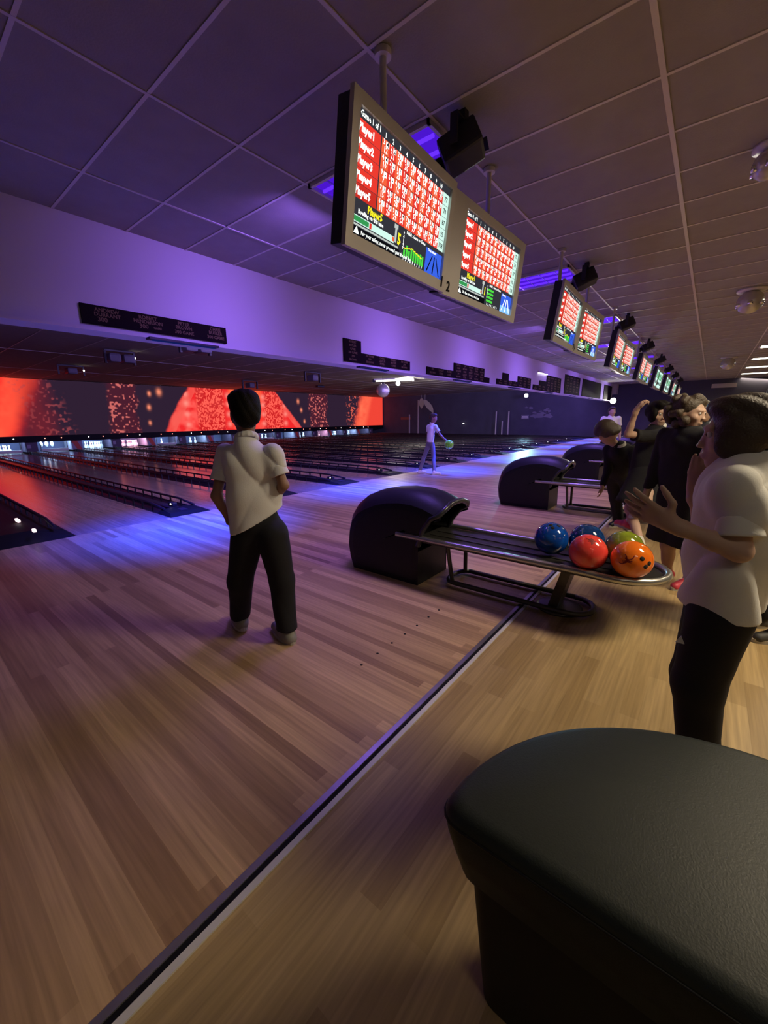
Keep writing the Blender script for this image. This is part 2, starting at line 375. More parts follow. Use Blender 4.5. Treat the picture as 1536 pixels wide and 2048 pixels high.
# =================================================================== LANES
LANE_END = 24.75
ord_ = ['first', 'second', 'third', 'fourth', 'fifth', 'sixth', 'seventh', 'eighth', 'ninth', 'tenth', 'eleventh', 'twelfth', 'thirteenth', 'fourteenth', 'fifteenth', 'sixteenth', 'seventeenth']
for k in range(0, 16):
    a, b = TK(k), TK(k) + 1.085
    o = MB().box(((a + b) / 2, (FOUL + LANE_END) / 2, -0.05), (b - a, LANE_END - FOUL, 0.1)).build('bowling_lane', M['lane'])
    tag(o, 'polished wooden bowling lane, %s one counting from the near end' % ord_[k], 'bowling lane', 'polished bowling lanes side by side', 'thing')
def gutter_unit(k):
    """two gutters, the capping between them and the foul line tip"""
    c = TK(k) - 0.29
    t = thing('lane_divider', 'black double gutter with bumper rails just before the %s' % (ord_[k] + ' lane' if k < 16 else 'dark side wall'), 'lane divider', (c, FOUL, 0), group='black lane dividers')
    L = 23.42 - FOUL
    gm = MB()
    for s in (-1, 1):
        pts = []; c0 = s * 0.175
        for i in range(9):
            an = PI + PI * i / 8; pts.append((c0 + 0.112 * math.cos(an), 0.0 + 0.075 * math.sin(an)))
        pts += [(c0 + 0.115, -0.10), (c0 - 0.115, -0.10)]
        gm.prism(pts, 'y', 0.0, L, 0, False)
    gm.build('gutter', M['gutter'], t)
    MB().prism([(-0.06, -0.1), (0.06, -0.1), (0.06, 0.03), (0.045, 0.045), (-0.045, 0.045), (-0.06, 0.03)], 'y', 0.15, L, 0).build('capping', M['gutter'], t)
    # tapering nose lying on the approach edge
    MB().add([(-0.29, -0.02, 0.0), (0.29, -0.02, 0.0), (0.29, 0.42, 0.0), (-0.29, 0.42, 0.0), (-0.24, 0.10, 0.035), (0.24, 0.10, 0.035), (0.22, 0.42, 0.05), (-0.22, 0.42, 0.05)],
             [(0, 1, 5, 4), (1, 2, 6, 5), (2, 3, 7, 6), (3, 0, 4, 7), (4, 5, 6, 7), (0, 3, 2, 1)]).build('nose_cover', M['dark'], t)
    return t
def add_rail(t, dx, detail, shared=[]):
    L = 17.1
    rb = MB().tube([(0, -0.12, 0.062), (0, 0.35, 0.105), (0, L, 0.105)], 0.017, n=8)
    if not detail:
        for i in range(47): rb.box((0, .3 + .36 * i, 0.04), (0.016, 0.03, 0.13))
    r = rb.build('bumper_rail', M['rail'], t, (dx, 0.45, 0))
    if detail:
        pm = None
        for i in range(47):
            if pm is None: pm = MB().box((0, 0, 0.0), (0.016, 0.03, 0.13)).build('post', M['rail'], r, (0, 0.3, 0.04))
            else:
                q = pm.copy(); COL.objects.link(q); q.parent = r; q.location = (0, .3 + .36 * i, 0.04)
for k in range(1, 17):
    t = gutter_unit(k)
    for s in (-1, 1): add_rail(t, s * .215, k < 7)
# dark platform beside the first lane
pf = thing('ball_track_cover', 'wide black cover with two white sensor lights beside the first lane', 'cover', (0.2, FOUL, 0))
MB().prism([(-1.78, -0.1), (1.03, -0.1), (1.03, 0.05), (0.75, 0.10), (-1.78, 0.10)], 'y', 0.25, LANE_END - FOUL).build('cover_board', M['dark'], pf)
MB().add([(-1.78, -0.02, 0), (1.07, -0.02, 0), (1.03, 0.3, 0), (-1.78, 0.3, 0), (-1.78, .25, .1), (0.75, .25, .1), (1.03, .27, .05)], [(0, 1, 6, 5, 4), (1, 2, 6), (0, 4, 3), (3, 4, 5, 6, 2), (0, 3, 2, 1)]).build('nose_cover', M['dark'], pf)
MB().tube([(0.93, 0.15, 0.11), (0.93, 0.5, 0.16), (0.93, 17, 0.16)], 0.02, n=8).build('rail', M['rail'], pf)
for i in range(14): MB().box((0.93, 0.45 + .36 * i, 0.09), (0.018, 0.03, 0.16)).build('post', M['rail'], pf)
for p, ln in (((68, 1060), .07), ((35, 1040), .16)):
    q = onz(p, 0.14)
    MB().box((q[0] - 0.2, q[1] - FOUL, 0.135), (0.03, ln, 0.035), bev=.006).build('sensor_light', emis('sensor light', (1, .75, .8), 1.6), pf)  # bright glints on the cover, drawn as glowing bars

# foul detector units on the cappings
fd = None
for k in range(1, 15):
    if fd is None:
        fd = thing('foul_detector', None, 'foul detector', (0, 0, 0))
        MB().box((0, 0, 0.05), (0.07, 0.16, 0.06), bev=.012).build('housing', M['rail'], fd)
        MB().add(*uvsphere((-0.038, -0.02, 0.058), 0.011, 8, 6), smooth=True).build('lamp_lens', M['whiteled'], fd); t = fd
    else: t = copy_tree(fd)
    t.location = (TK(k) - 0.29, FOUL + 0.55, 0.027)
    tag(t, 'small black foul line sensor on the %s capping' % ord_[k - 1], 'sensor', 'foul line sensors')

# pins -----------------------------------------------------------------
prof = [(0.0, 0), (0.026, 0), (0.029, .01), (0.048, .06), (0.0605, .114), (0.058, .15), (0.042, .20), (0.026, .235), (0.0235, .255), (0.026, .28), (0.0322, .33), (0.031, .352), (0.022, .374), (0.010, .381), (0, .381)]
def make_pin():
    t = thing('bowling_pin', None, 'bowling pin')
    b = MB().lathe([(r * 1.12, h) for r, h in prof], (0, 0, 0), n=16); o = b.build('pin_body', M['pin'], t)
    MB().lathe([(0.0315, .222), (0.0325, .232), (0.0305, .236)], (0, 0, 0), n=16).build('stripe', M['pinred'], t)
    MB().lathe([(0.0298, .262), (0.0315, .272), (0.0325, .278)], (0, 0, 0), n=16).build('stripe', M['pinred'], t)
    return t
tri = [(0, 0)] + [(-.152, .264), (.152, .264)] + [(-.305, .528), (0, .528), (.305, .528)] + [(-.457, .792), (-.152, .792), (.152, .792), (.457, .792)]
sets = {1: [0, 1, 2, 3, 4, 6], 2: [], 3: list(range(10)), 4: list(range(10)), 5: [4], 6: [1, 4, 2], 8: list(range(10)), 9: list(range(10)), 10: [3], 11: [0, 1, 2, 4], 12: [5, 8], 13: list(range(10)), 14: [2, 5]}
pin0 = make_pin(); first = True
for k, idx in sets.items():
    for i in idx:
        t = pin0 if first else copy_tree(pin0); first = False
        t.location = (TK(k) + .54 + tri[i][0], 23.75 + tri[i][1] * .9, 0)
        tag(t, 'white bowling pin, %s of the rack on the %s lane' % (('front pin', 'nearer pin in the second row', 'farther pin in the second row', 'nearer pin in the third row', 'middle pin in the third row', 'farther pin in the third row', 'nearest pin in the back row', 'second pin in the back row', 'third pin in the back row', 'farthest pin in the back row')[i], ord_[k]), 'bowling pin', 'pins at the end of the %s lane' % ord_[k])
for i in range(3):   # three pins lifted over the second lane
    t = copy_tree(pin0); q = ony((81 + 11 * i, 884), 23.75); t.location = (q[0], q[1], 0.24)
    MB().tube([(0, 0, .37), (0, 0, .6)], .012).build('hanger', M['darksteel'], t)
    tag(t, 'white bowling pin lifted over the third lane, %s of the three' % ('nearest', 'middle one', 'farthest')[i], 'bowling pin', 'pins lifted by the pinsetter')
t = thing('pinsetter_rack', 'dark pinsetter rack holding three pins over the third lane', 'pinsetter', (TK(2) + .54, 23.95, .60))
MB().box((0, 0, .04), (1.0, .7, .08)).build('rack_plate', M['dark'], t); MB().box((0, 0, .14), (.9, .06, .12)).build('lifting_bar', M['darksteel'], t)
# pit furniture: kickbacks, sweep bars, pit lights
M['kick'] = mat('kickback panel', (0.42, 0.38, 0.50), 0.5); M['kickdark'] = mat('kickback dark panel', (0.10, 0.07, 0.12), 0.5)
M['kickred'] = mat('kickback red stripe', (0.75, 0.10, 0.05), 0.5); M['pitback'] = mat('pit curtain', (0.16, 0.16, 0.30), 0.8)
for k in range(1, 17):
    t = thing('kickback_panel', 'pale pit side panel %s beside the %s lane' % ('with red slash' if k % 2 else 'with dark face', ord_[k] if k < 16 else 'last'), 'panel', (TK(k) - .29, 23.5, 0), group='pit side panels')
    MB().box((0, 0.6, 0.265), (0.40, 1.3, 0.42)).build('panel_board', M['kick'] if k % 2 else M['kickdark'], t)
    if k % 2: MB().add([(-.205, -.056, .47), (.02, -.056, .47), (.205, -.056, .0), (.02, -.056, .0), (-.205, -.052, .47), (.02, -.052, .47), (.205, -.052, .0), (.02, -.052, .0)], [(0, 1, 2, 3), (4, 7, 6, 5), (0, 4, 5, 1), (1, 5, 6, 2), (2, 6, 7, 3), (3, 7, 4, 0)]).build('red_slash', M['kickred'], t)
    else: MB().box((-.1, -.055, .3), (.12, .01, .16)).build('notice', M['kick'], t)
struct('trim_22', MB().box(((X0 + WALL_R) / 2, 25.0, 0.3), (WALL_R - X0, 0.05, 0.6)), M['pitback'], 'blue curtain behind the pins')
for k in (1, 2, 5, 9):
    t = thing('sweep_bar', 'white sweep bar lowered across the %s lane' % ord_[k], 'sweep bar', (TK(k) + .54, 23.55, 0), group='sweep bars of the pinsetters')
    MB().box((0, 0, 0.10), (1.0, 0.05, 0.13), bev=.03).build('bar', M['white_pl'], t)
    for s in (-1, 1): MB().box((s * .49, 0.1, 0.27), (.03, .04, .34)).build('arm', M['darksteel'], t)
for k in range(1, 16):
    lamp('pit_light', 'AREA', (TK(k) + .54, 23.62, 0.50), 26 if k < 6 else 16, (0.40, 0.68, 1.0) if k % 4 else (.9, .5, .7), (TK(k) + .54, 24.3, 0.1), shape='RECTANGLE', size=1.0, size_y=0.08)

# =================================================================== HONOUR BOARDS ON THE BULKHEAD
def plaque(label, cols, texts, group='honour boards on the bulkhead'):
    """cols: list of (x0, x1, z0, z1) panels forming the stepped board"""
    xa = min(c[0] for c in cols); za = min(c[2] for c in cols)
    t = thing('honour_board', label, 'honour board', (xa, FAS_Y - 0.004, za), group=group)
    b = MB()
    for (p, q, r, s) in cols: b.box(((p + q) / 2 - xa, -0.010, (r + s) / 2 - za), (q - p, 0.022, s - r))
    b.build('board', M['plaque'], t)
    cols_ = {}
    for (x_, z_, size, txt) in texts:
        vs, fs = text_geo(txt, size, 0.0, 'CENTER', 0.001)
        cols_.setdefault(round(x_ * 4), MB()).add([(v[0] + x_ - xa, -0.0235, v[1] + z_ - za) for v in vs], fs)
    for lt in cols_.values(): lt.build('lettering', M['gold'], t)
    return t
tx = []
for i, (a, b_, c_, s_) in enumerate([('ANDREW', 'DURRANT', '300', ''), ('ROBERT', 'HENDERSON', '300', 'GAME'), ('PETER', 'BROWN', '300 GAME', ''), ('CHRIS', 'BUTLER', '300 GAME', '')]):
    cx_ = 1.70 + 0.385 * i
    tx += [(cx_, 2.375, .05, a), (cx_, 2.333, .05, b_), (cx_ if i > 1 else cx_ - .05, 2.283, .05 if i > 1 else .06, c_)]
    if s_: tx.append((cx_ + .09, 2.29, .032, s_))
plaque('long dark honour board with four gold names, nearest one on the bulkhead', [(1.475, 3.0, 2.25, 2.43)], tx)
def lines(x0, x1, z0, z1, nx, rows, size):
    r = []; names = ['BROWN', '300 GAME', 'BUTLER', 'PETER', 'CHRIS', '299', 'GAME', 'ROBERT', 'LEAGUE']
    for j in range(rows):
        for i in range(nx): r.append((x0 + (x1 - x0) * (i + .5) / nx, z0 + (z1 - z0) * (j + .25) / rows, size, names[(i * 3 + j * 5) % 9]))
    return r
plaque('stepped dark honour board with a tall block at its nearer end', [(5.12, 5.55, 2.25, 2.61), (5.55, 7.03, 2.25, 2.42)], lines(5.12, 5.55, 2.26, 2.6, 1, 6, .05) + lines(5.6, 7.0, 2.26, 2.41, 4, 3, .05))
plaque('dark honour board with a tall wide block at its farther end', [(7.66, 8.85, 2.23, 2.385), (8.85, 10.5, 2.23, 2.57), (10.5, 10.84, 2.23, 2.36)], lines(7.7, 8.8, 2.24, 2.38, 3, 2, .06) + lines(8.9, 10.5, 2.24, 2.56, 5, 5, .055))
plaque('dark honour board with a narrow raised tab and a wide block', [(11.33, 12.95, 2.235, 2.38), (11.74, 12.2, 2.38, 2.57), (12.95, 14.12, 2.235, 2.56)], lines(11.4, 12.9, 2.24, 2.37, 4, 2, .06) + lines(13.0, 14.1, 2.24, 2.55, 3, 4, .06))
plaque('dark honour board rising like a staircase to a tall block', [(14.37, 15.0, 2.22, 2.39), (15.0, 15.8, 2.22, 2.56), (15.8, 17.6, 2.22, 2.79)], lines(14.4, 15.7, 2.23, 2.4, 3, 2, .07) + lines(15.8, 17.5, 2.23, 2.75, 4, 6, .07))
plaque('large dark honour board, tall rectangle beyond the staircase board', [(18.15, 20.6, 2.24, 3.0)], lines(18.3, 20.4, 2.3, 2.95, 4, 6, .08))
plaque('large dark rectangular honour board, second from the end of the bulkhead', [(21.1, 25.2, 2.24, 3.02)], [])
plaque('dark honour board at the very end of the bulkhead', [(26.0, 28.2, 2.24, 3.03)], [])

# =================================================================== SCORE MONITORS
M['s_dark'] = emis('screen charcoal', (0.035, 0.035, 0.045), 1.0)
M['s_red'] = emis('screen red', (0.85, 0.045, 0.03), 1.0)
M['s_red2'] = emis('screen deep red', (0.62, 0.03, 0.02), 1.0)
M['s_or'] = emis('screen orange', (0.95, 0.13, 0.05), 1.0)
M['s_white'] = emis('screen white', (0.95, 1.0, 0.95), 1.5)
M['s_mint'] = emis('screen mint', (0.62, 0.90, 0.80), 1.1)
M['s_green'] = emis('screen green', (0.08, 0.75, 0.06), 1.0)
M['s_dgreen'] = emis('screen dark green', (0.04, 0.33, 0.09), 1.0)
M['s_yel'] = emis('screen yellow', (0.95, 0.85, 0.02), 1.1)
M['s_blue'] = emis('screen blue', (0.04, 0.12, 0.75), 1.1)
M['s_lblue'] = emis('screen light blue', (0.22, 0.50, 0.95), 1.2)
M['s_black'] = emis('screen black', (0.004, 0.004, 0.006), 1.0)
M['s_pale'] = emis('screen pale grey', (0.55, 0.60, 0.56), 1.0)
SM = ['s_dark', 's_red', 's_red2', 's_or', 's_white', 's_mint', 's_green', 's_dgreen', 's_yel', 's_blue', 's_lblue', 's_black', 's_pale']
SI = {k: i for i, k in enumerate(SM)}
def screen_mesh(W, H, seed, variant):
    """picture of a score sheet, drawn in the xz plane, y towards the back"""
    rs = random.Random(seed); b = MB(); lay_ = [0]
    def rect(u0, v0, u1, v1, m, d=1):
        y = -0.0004 * d
        b.add([(u0 * W, y, -v1 * H), (u1 * W, y, -v1 * H), (u1 * W, y, -v0 * H), (u0 * W, y, -v0 * H)], [(0, 1, 2, 3)], SI[m])
    def txt(u, v, size, s, m, d=4, al='LEFT', bold=0.0008):
        vs, fs = text_geo(s, size, 0, al, bold, 1)
        b.add([(p[0] * .9 + u * W, -0.0004 * d, p[1] - v * H) for p in vs], fs, SI[m])
    rect(0, 0, 1, 1, 's_dark', 0)
    if variant == 2:   # a different page, far screens
        rect(0.03, .04, .97, .96, 's_mint', 1)
        for i in range(3): rect(.1 + .3 * i, .15, .3 + .3 * i, .5, 's_dgreen', 2); rect(.1 + .3 * i, .62, .3 + .3 * i, .8, 's_black', 2)
        return b
    txt(.02, .055, .034, 'Game 1 of 1', 's_white')
    nc = 10; u0, u1 = .21, .915; cw = (u1 - u0) / nc
    for c in range(nc): txt(u0 + cw * (c + .42), .062, .030, str(c + 1), 's_white', al='CENTER')
    r0, rh = .075, .122
    scores = [[9, 18, 21, 27, 34, 43, 51, 60, 67, 75], [7, 14, 22, 26, 38, 47, 56, 64, 72, 78], [4, 10, 13, 18, 26, 38, 48, 59, 68, 87], [12, 21, 25, 34, 42, 48, 54, 66, 75, 95], [8, 17, 26, 51, 67, 74, 93, 112, 121, 128]]
    for r in range(5):
        v0 = r0 + r * rh
        if variant == 1 and r == 4: break_m = 's_or'
        rect(0, v0, .2, v0 + rh - .004, 's_red' if r < 4 or variant else 's_red2', 1)
        txt(.012, v0 + .088, .044, 'Player%d' % (r + 1), 's_white', bold=.0022)
        for c in range(nc):
            rect(u0 + c * cw, v0, u0 + (c + 1) * cw, v0 + rh - .004, 's_or' if c % 2 == 0 else 's_red', 1)
            rect(u0 + (c + .52) * cw, v0 + .008, u0 + (c + .94) * cw, v0 + .054, 's_white', 2)
            txt(u0 + (c + .27) * cw, v0 + .046, .032, str(rs.randint(1, 9)), 's_white', al='CENTER')
            txt(u0 + (c + .75) * cw, v0 + .050, .034, rs.choice(['/', '-', '2', '1', '4', '7', '/']), 's_black', al='CENTER')
            txt(u0 + (c + .5) * cw, v0 + .106, .036, str(scores[r][c] + (seed * 3) % 11), 's_white', al='CENTER', bold=.0008)
        rect(u1, v0, .998, v0 + rh - .004, 's_mint', 1)
        txt(.957, v0 + .085, .038, str([77, 78, 87, 95, 128][r]), 's_black', al='CENTER')
    vb = r0 + 5 * rh + .01
    rect(0, vb, 1, 1, 's_dark', 1)
    txt(.13, vb + .062, .046, 'Player5' if not variant else 'Player1', 's_yel', bold=.002)
    txt(.05, vb + .105, .028, 'Bowling on this lane', 's_white')
    rect(.0, vb + .125, .40, vb + .185, 's_mint', 2); rect(.01, vb + .133, .15, vb + .177, 's_dgreen', 3); rect(.155, vb + .13, .175, vb + .18, 's_red', 3)
    rect(.0, vb + .195, .45, vb + .212, 's_pale', 2)
    rect(0, vb + .22, .47, .99, 's_black', 2)
    b.add([(.02 * W, -.002, -(.975) * H), (.07 * W, -.002, -(.975) * H), (.045 * W, -.002, -(.91) * H)], [(0, 1, 2)], SI['s_white'])
    txt(.085, .965, .026, 'For your safety, never proceed past the foul line' if not variant else 'Use the arrows on the lane', 's_white', bold=.0006)
    # small bowler and player number
    rect(.405, vb + .03, .425, vb + .17, 's_pale', 3); rect(.395, vb + .0, .435, vb + .04, 's_pale', 3); rect(.38, vb + .13, .40, vb + .17, 's_or', 3)
    txt(.435, vb + .17, .075, '5' if not variant else '1', 's_yel', bold=.003)
    for i in range(5): txt(.495, vb + .05 + .035 * i, .022, str(rs.randint(1, 9)), 's_white')
    txt(.53, vb + .03, .024, 'Pinfall : Game to Game', 's_white', bold=.0005)
    if variant == 0:
        for i in range(9): rect(.51 + .028 * i, .93 - [.05, .10, .06, .09, .09, .07, .08, .09, .08][i], .53 + .028 * i, .955, 's_green', 3)
        for i in range(8): rect(.51 + .028 * i, .83 + .01 * abs(i - 3), .538 + .028 * i, .842 + .01 * abs(i - 3), 's_yel', 4)
        for i in range(9): txt(.51 + .028 * i, .985, .022, str(i + 1), 's_white')
    else:
        for i in range(4): rect(.50, vb + .06 + .05 * i, .62, vb + .09 + .05 * i, 's_green', 3)
        for i in range(8): txt(.51 + .028 * i, .985, .022, str(i + 1), 's_white')
    rect(.78, vb + .03, .998, .995, 's_blue', 2); rect(.78, vb + .2, .998, .995, 's_lblue' if variant else 's_blue', 3)
    txt(.80, vb + .06, .022, 'Tournament' if not variant else 'Bowling', 's_white', bold=.0006)
    for a_, b_ in ((.86, .80), (.89, .88), (.91, .97)):
        b.add([(a_ * W, -.002, -(vb + .09) * H), ((a_ + .012) * W, -.002, -(vb + .09) * H), ((b_ + .014) * W, -.002, -.97 * H), (b_ * W, -.002, -.97 * H)], [(0, 1, 2, 3)], SI['s_white' if variant else 's_black'])
    return b
def monitor(P, uv, seed, variant, number, label, num_at, pole_u, old=None):
    """P: TL, TR, BR, BL corners of the front, as seen from the seats"""
    TL, TR, BR, BL = [Vector(p) for p in P]
    ex = ((TR - TL) + (BR - BL)).normalized(); ez = ((TL - BL) + (TR - BR)).normalized(); ez = (ez - ex * ez.dot(ex)).normalized(); ey = ez.cross(ex)
    W = ((TR - TL).length + (BR - BL).length) / 2; H = ((TL - BL).length + (TR - BR).length) / 2
    rot = Matrix((ex, ey, ez)).transposed()
    t = thing('score_monitor', label, 'score monitor', TL, 0, 'overhead score monitors'); t.rotation_euler = rot.to_euler()
    u0, v0, u1, v1 = uv
    mk = lambda: MB()
    MB().box((W / 2, 0.05, -H / 2), (W - .024, 0.085, H - .024), bev=.004).build('case', M['case'], t)
    f = MB()
    xs = [0, u0 * W, u1 * W, W]; zs = [0, -v0 * H, -v1 * H, -H]
    def slab(xa, xb, za, zb): f.box(((xa + xb) / 2, -.006, (za + zb) / 2), (abs(xb - xa), .026, abs(zb - za)))
    slab(0, W, 0, zs[1]); slab(0, W, zs[2], -H); slab(0, xs[1], zs[1], zs[2]); slab(xs[2], W, zs[1], zs[2])
    f.build('bezel', M['bezel'], t)
    s_ = screen_mesh((u1 - u0) * W, (v1 - v0) * H, seed, variant).build('screen', [M[q] for q in SM], t, (u0 * W, -.002, zs[1]))
    vs, fs = text_geo(str(number), .085, .0015, 'CENTER', .002)
    MB().add([(p[0] + num_at * W, -.021 + p[2], p[1] - H * .955) for p in vs], fs).build('lane_number', M['dark'], t)
    # hanging pole, in room axes
    px = TL + ex * (W * pole_u)
    top = Vector((px.x, 1.615, CEIL - .004)); bot = Vector((px.x, 1.615, px.z - .14))
    inv = rot.transposed()
    MB().tube([inv @ (top - TL), inv @ (bot - TL)], .019, n=12).build('hanging_pole', M['pole'], t)
    MB().tube([inv @ (top - TL), inv @ (top - TL - Vector((0, 0, .03)))], .045, n=16).build('ceiling_rose', M['pole'], t)
    MB().tube([inv @ (bot + Vector((0, 0, .06)) - TL), inv @ (bot + Vector((0, -.07, .06)) - TL)], .02, n=8).build('bracket_arm', M['case'], t)
    return t
lamp_words = ['first', 'second', 'third', 'fourth', 'fifth', 'sixth', 'seventh', 'eighth']
c_tl, c_tm, c_tr = (1.603, 1.436, 2.747), (2.585, 1.497, 2.747), (3.81, 1.435, 2.745)
c_bl, c_bm, c_br = (1.575, 1.556, 2.135), (2.57, 1.548, 2.132), (3.775, 1.534, 2.132)
for k in range(8):
    d = np.array([PITCH * k, 0, 0]); g_ = np.array([.006, 0, 0])
    L1 = [np.array(p) + d for p in (c_tl, c_tm, c_bm, c_bl)]; L2 = [np.array(p) + d for p in (c_tm, c_tr, c_br, c_bm)]
    L1[1] = L1[1] - g_; L1[2] = L1[2] - g_; L2[0] = L2[0] + g_; L2[3] = L2[3] + g_
    v_ = 2 if k in (4, 5) else 0
    monitor(L1, (.052, .085, .95, .90), 2 * k + 1, v_, 2 * k + 1, 'silver framed score monitor over lane %d, nearer one of the %s pair' % (2 * k + 1, lamp_words[k]), .955, .46)
    monitor(L2, (.175, .09, .93, .925), 2 * k + 2, 2 if k in (4, 5, 6) else 1, 2 * k + 2, 'silver framed score monitor over lane %d, farther one of the %s pair' % (2 * k + 2, lamp_words[k]), .06, .66)
# =================================================================== CEILING FIXTURES
M['uvback'] = emis('violet diffuser', (0.07, 0.008, 0.62), 1.0); M['uvtube'] = emis('ultraviolet tube', (0.10, 0.02, 1.0), 1.6); M['tube'] = emis('warm tube', (1.0, 0.95, 0.78), 7.0)
M['louvre'] = mat('louvre aluminium', (0.55, 0.50, 0.62), 0.3, 0.7)
def troffer(name, label, cat, cx_, cy_, W, L, tube_mat, group):
    t = thing(name, label, cat, (cx_, cy_, CEIL), group=group)
    f = MB()
    for s in (-1, 1):
        f.box((s * (W / 2 - .012), 0, -.018), (.024, L, .034)); f.box((0, s * (L / 2 - .012), -.018), (W, .024, .034))
    f.build('frame', M['pole'], t)
    MB().box((0, 0, -.004), (W - .05, L - .05, .006)).build('reflector', M['uvback'] if tube_mat is M['uvtube'] else M['white_pl'], t)
    for s in (-1, 0, 1):
        MB().tube([(s * W * .28, -L / 2 + .05, -.026), (s * W * .28, L / 2 - .05, -.026)], .013, n=8).build('tube', tube_mat, t)
    lv = MB()
    for i in range(5): lv.box((0, -L / 2 + L * (i + 1) / 6, -.032), (W - .05, .006, .012))
    lv.build('louvre', M['louvre'], t)
    return t

for k in range(8):
    troffer('ultraviolet_light', 'violet glowing ceiling light panel behind the %s pair of score monitors' % lamp_words[k], 'ceiling light', 2.92 + PITCH * k, 2.27, .60, 1.18, M['uvtube'], 'ultraviolet ceiling lights')
for k in range(9):  # the first goes with the added fill lamp
    troffer('fluorescent_light', 'white fluorescent ceiling light over the seating area, %s from the near end' % (lamp_words + ['ninth'])[k], 'ceiling light', -.25 + 3.3 * k, -1.45, .60, 1.3, M['tube'], 'fluorescent lights over the seats')
for k in range(8):  # unseen housings made for the added blue floods
    t = thing('blue_floodlight', 'slim black floodlight with blue glow under the bulkhead lip, %s from the near end' % lamp_words[k], 'floodlight', (2.4 + PITCH * k, FAS_Y - .14, FAS_Z - .022), group='blue floodlights under the bulkhead')
    MB().box((0, 0, -.012), (.78, .10, .022)).build('housing', M['case'], t); MB().box((0, -.01, -.027), (.70, .05, .008)).build('lens_strip', emis('blue strip', (.05, .12, 1), .10), t)
# projectors / speakers hung behind the monitors
def gobo(k):
    t = thing('stage_projector', 'black stage projector clamped behind the %s pair of score monitors' % lamp_words[k], 'projector', (2.72 + PITCH * k, 1.49, CEIL), group='stage projectors behind the monitors')
    rm = Matrix.Rotation(math.radians(-25), 3, 'X') @ Matrix.Rotation(math.radians(20), 3, 'Z')
    MB().box((0.02, .02, -.19), (.19, .26, .17), bev=.02, rot=rm).build('body', M['case'], t)
    MB().box((0.0, .0, -.05), (.05, .05, .10)).build('clamp', M['case'], t)
    br = MB(); br.box((-.115, 0, -.14), (.012, .05, .16)); br.box((.115, 0, -.14), (.012, .05, .16)); br.box((0, 0, -.062), (.24, .05, .012)); br.build('yoke', M['case'], t)
    MB().box((.17, -.05, -.13), (.07, .09, .006), rot=Matrix.Rotation(.9, 3, 'Y')).build('barn_door', M['case'], t)
    MB().lathe([(0, .0), (.05, 0), (.055, .05), (0, .05)], (.0, .15, -.25), axis='y').build('lens', M['hood_rim'], t)
    return t
for k in range(8): gobo(k)
# boxes under the lane ceiling (picture projectors)
pr = [((240, 716), 3.0, 'dark twin projector with a bright dot under the lane ceiling, nearest large one', True), ((142, 741), 3.02, 'dark projector with a small white light, close to the fiery panel edge', True),
      ((390, 694), 3.0, 'dark twin projector half hidden right under the bulkhead lip', False), ((500, 770), 2.98, 'dark projector box hanging by itself over the middle lanes', False), ((625, 755), 2.98, 'dark projector box hanging beyond the middle of the lanes', False), ((640, 774), 3.12, 'flat small dark box on the lane ceiling behind a hanging projector', False)]
for i, (p, z, lab, led) in enumerate(pr):
    q = onz(p, z); s_ = .8 if i < 4 and i != 3 else .9
    if i == 5: s_ = .45
    t = thing('projector', lab, 'projector', (q[0], q[1], CEIL), group='projectors under the lane ceiling')
    dz = CEIL - z
    if i == 5: MB().box((0, 0, -.06), (.5, .2, .1), bev=.01).build('body', M['case'], t); continue
    fr = MB(); fr.box((0, 0, -.03), (s_ * .9, .08, .04)); fr.box((-s_ * .44, 0, -dz), (.05, .08, dz * 1.6)); fr.box((s_ * .44, 0, -dz), (.05, .08, dz * 1.6)); fr.build('bracket', M['case'], t)
    for s in ((-1, 1) if i in (0, 2) else (0,)):
        MB().box((s * .17, 0, -dz - .02), (.28, .42, dz * 1.1), bev=.05).build('body', M['projbody'] if 'projbody' in M else M.setdefault('projbody', mat('projector grey', (.10, .09, .13), .5)), t)
    if led: MB().add(*uvsphere((s_ * .44, -.06, -dz * .9), .024, 8, 6), smooth=True).build('indicator_light', emis('indicator', (1, .9, .75), 14), t)

# mirror ball with its bright strip
q = at((766, 781), 19.1)
t = thing('mirror_ball', 'round mirror ball hanging from the ceiling beyond the bulkhead', 'mirror ball', tuple(q))
mb_ = mat('mirror facets', (0.9, 0.9, 0.88), 0.38, 0.7)
vs, fs = uvsphere((0, 0, 0), .30, 22, 14)
MB().add(vs, fs).build('mirrored_sphere', mb_, t); MB().tube([(0, 0, .28), (0, 0, CEIL - q[2])], .012, n=6).build('cord', M['case'], t); MB().lathe([(0, .34), (.06, .34), (.06, .27), (0, .27)], (0, 0, 0)).build('motor_cap', M['case'], t)
a_, b_ = onz((748, 763), 3.08), onz((826, 761), 3.08)
cx_, cy_ = (a_[0] + b_[0]) / 2, (a_[1] + b_[1]) / 2
t = thing('strip_light', 'bright white strip light on the ceiling above the mirror ball', 'strip light', (cx_, cy_, CEIL), math.atan2(b_[1] - a_[1], b_[0] - a_[0]))
LL = math.hypot(b_[0] - a_[0], b_[1] - a_[1])
MB().box((0, 0, -.035), (LL, .16, .07)).build('batten', M['white_pl'], t); MB().tube([(-LL / 2 + .1, 0, -.10), (LL / 2 - .1, 0, -.10)], .035, n=8).build('tube', M['tube'], t)
for s in (-1, 1): MB().box((s * LL / 2, 0, -.09), (.12, .12, .14)).build('end_cap', M['case'], t)
lamp('strip_glow', 'AREA', (cx_, cy_, CEIL - .16), 110, (1, .93, .8), (cx_, cy_, 0), shape='RECTANGLE', size=LL, size_y=.15)
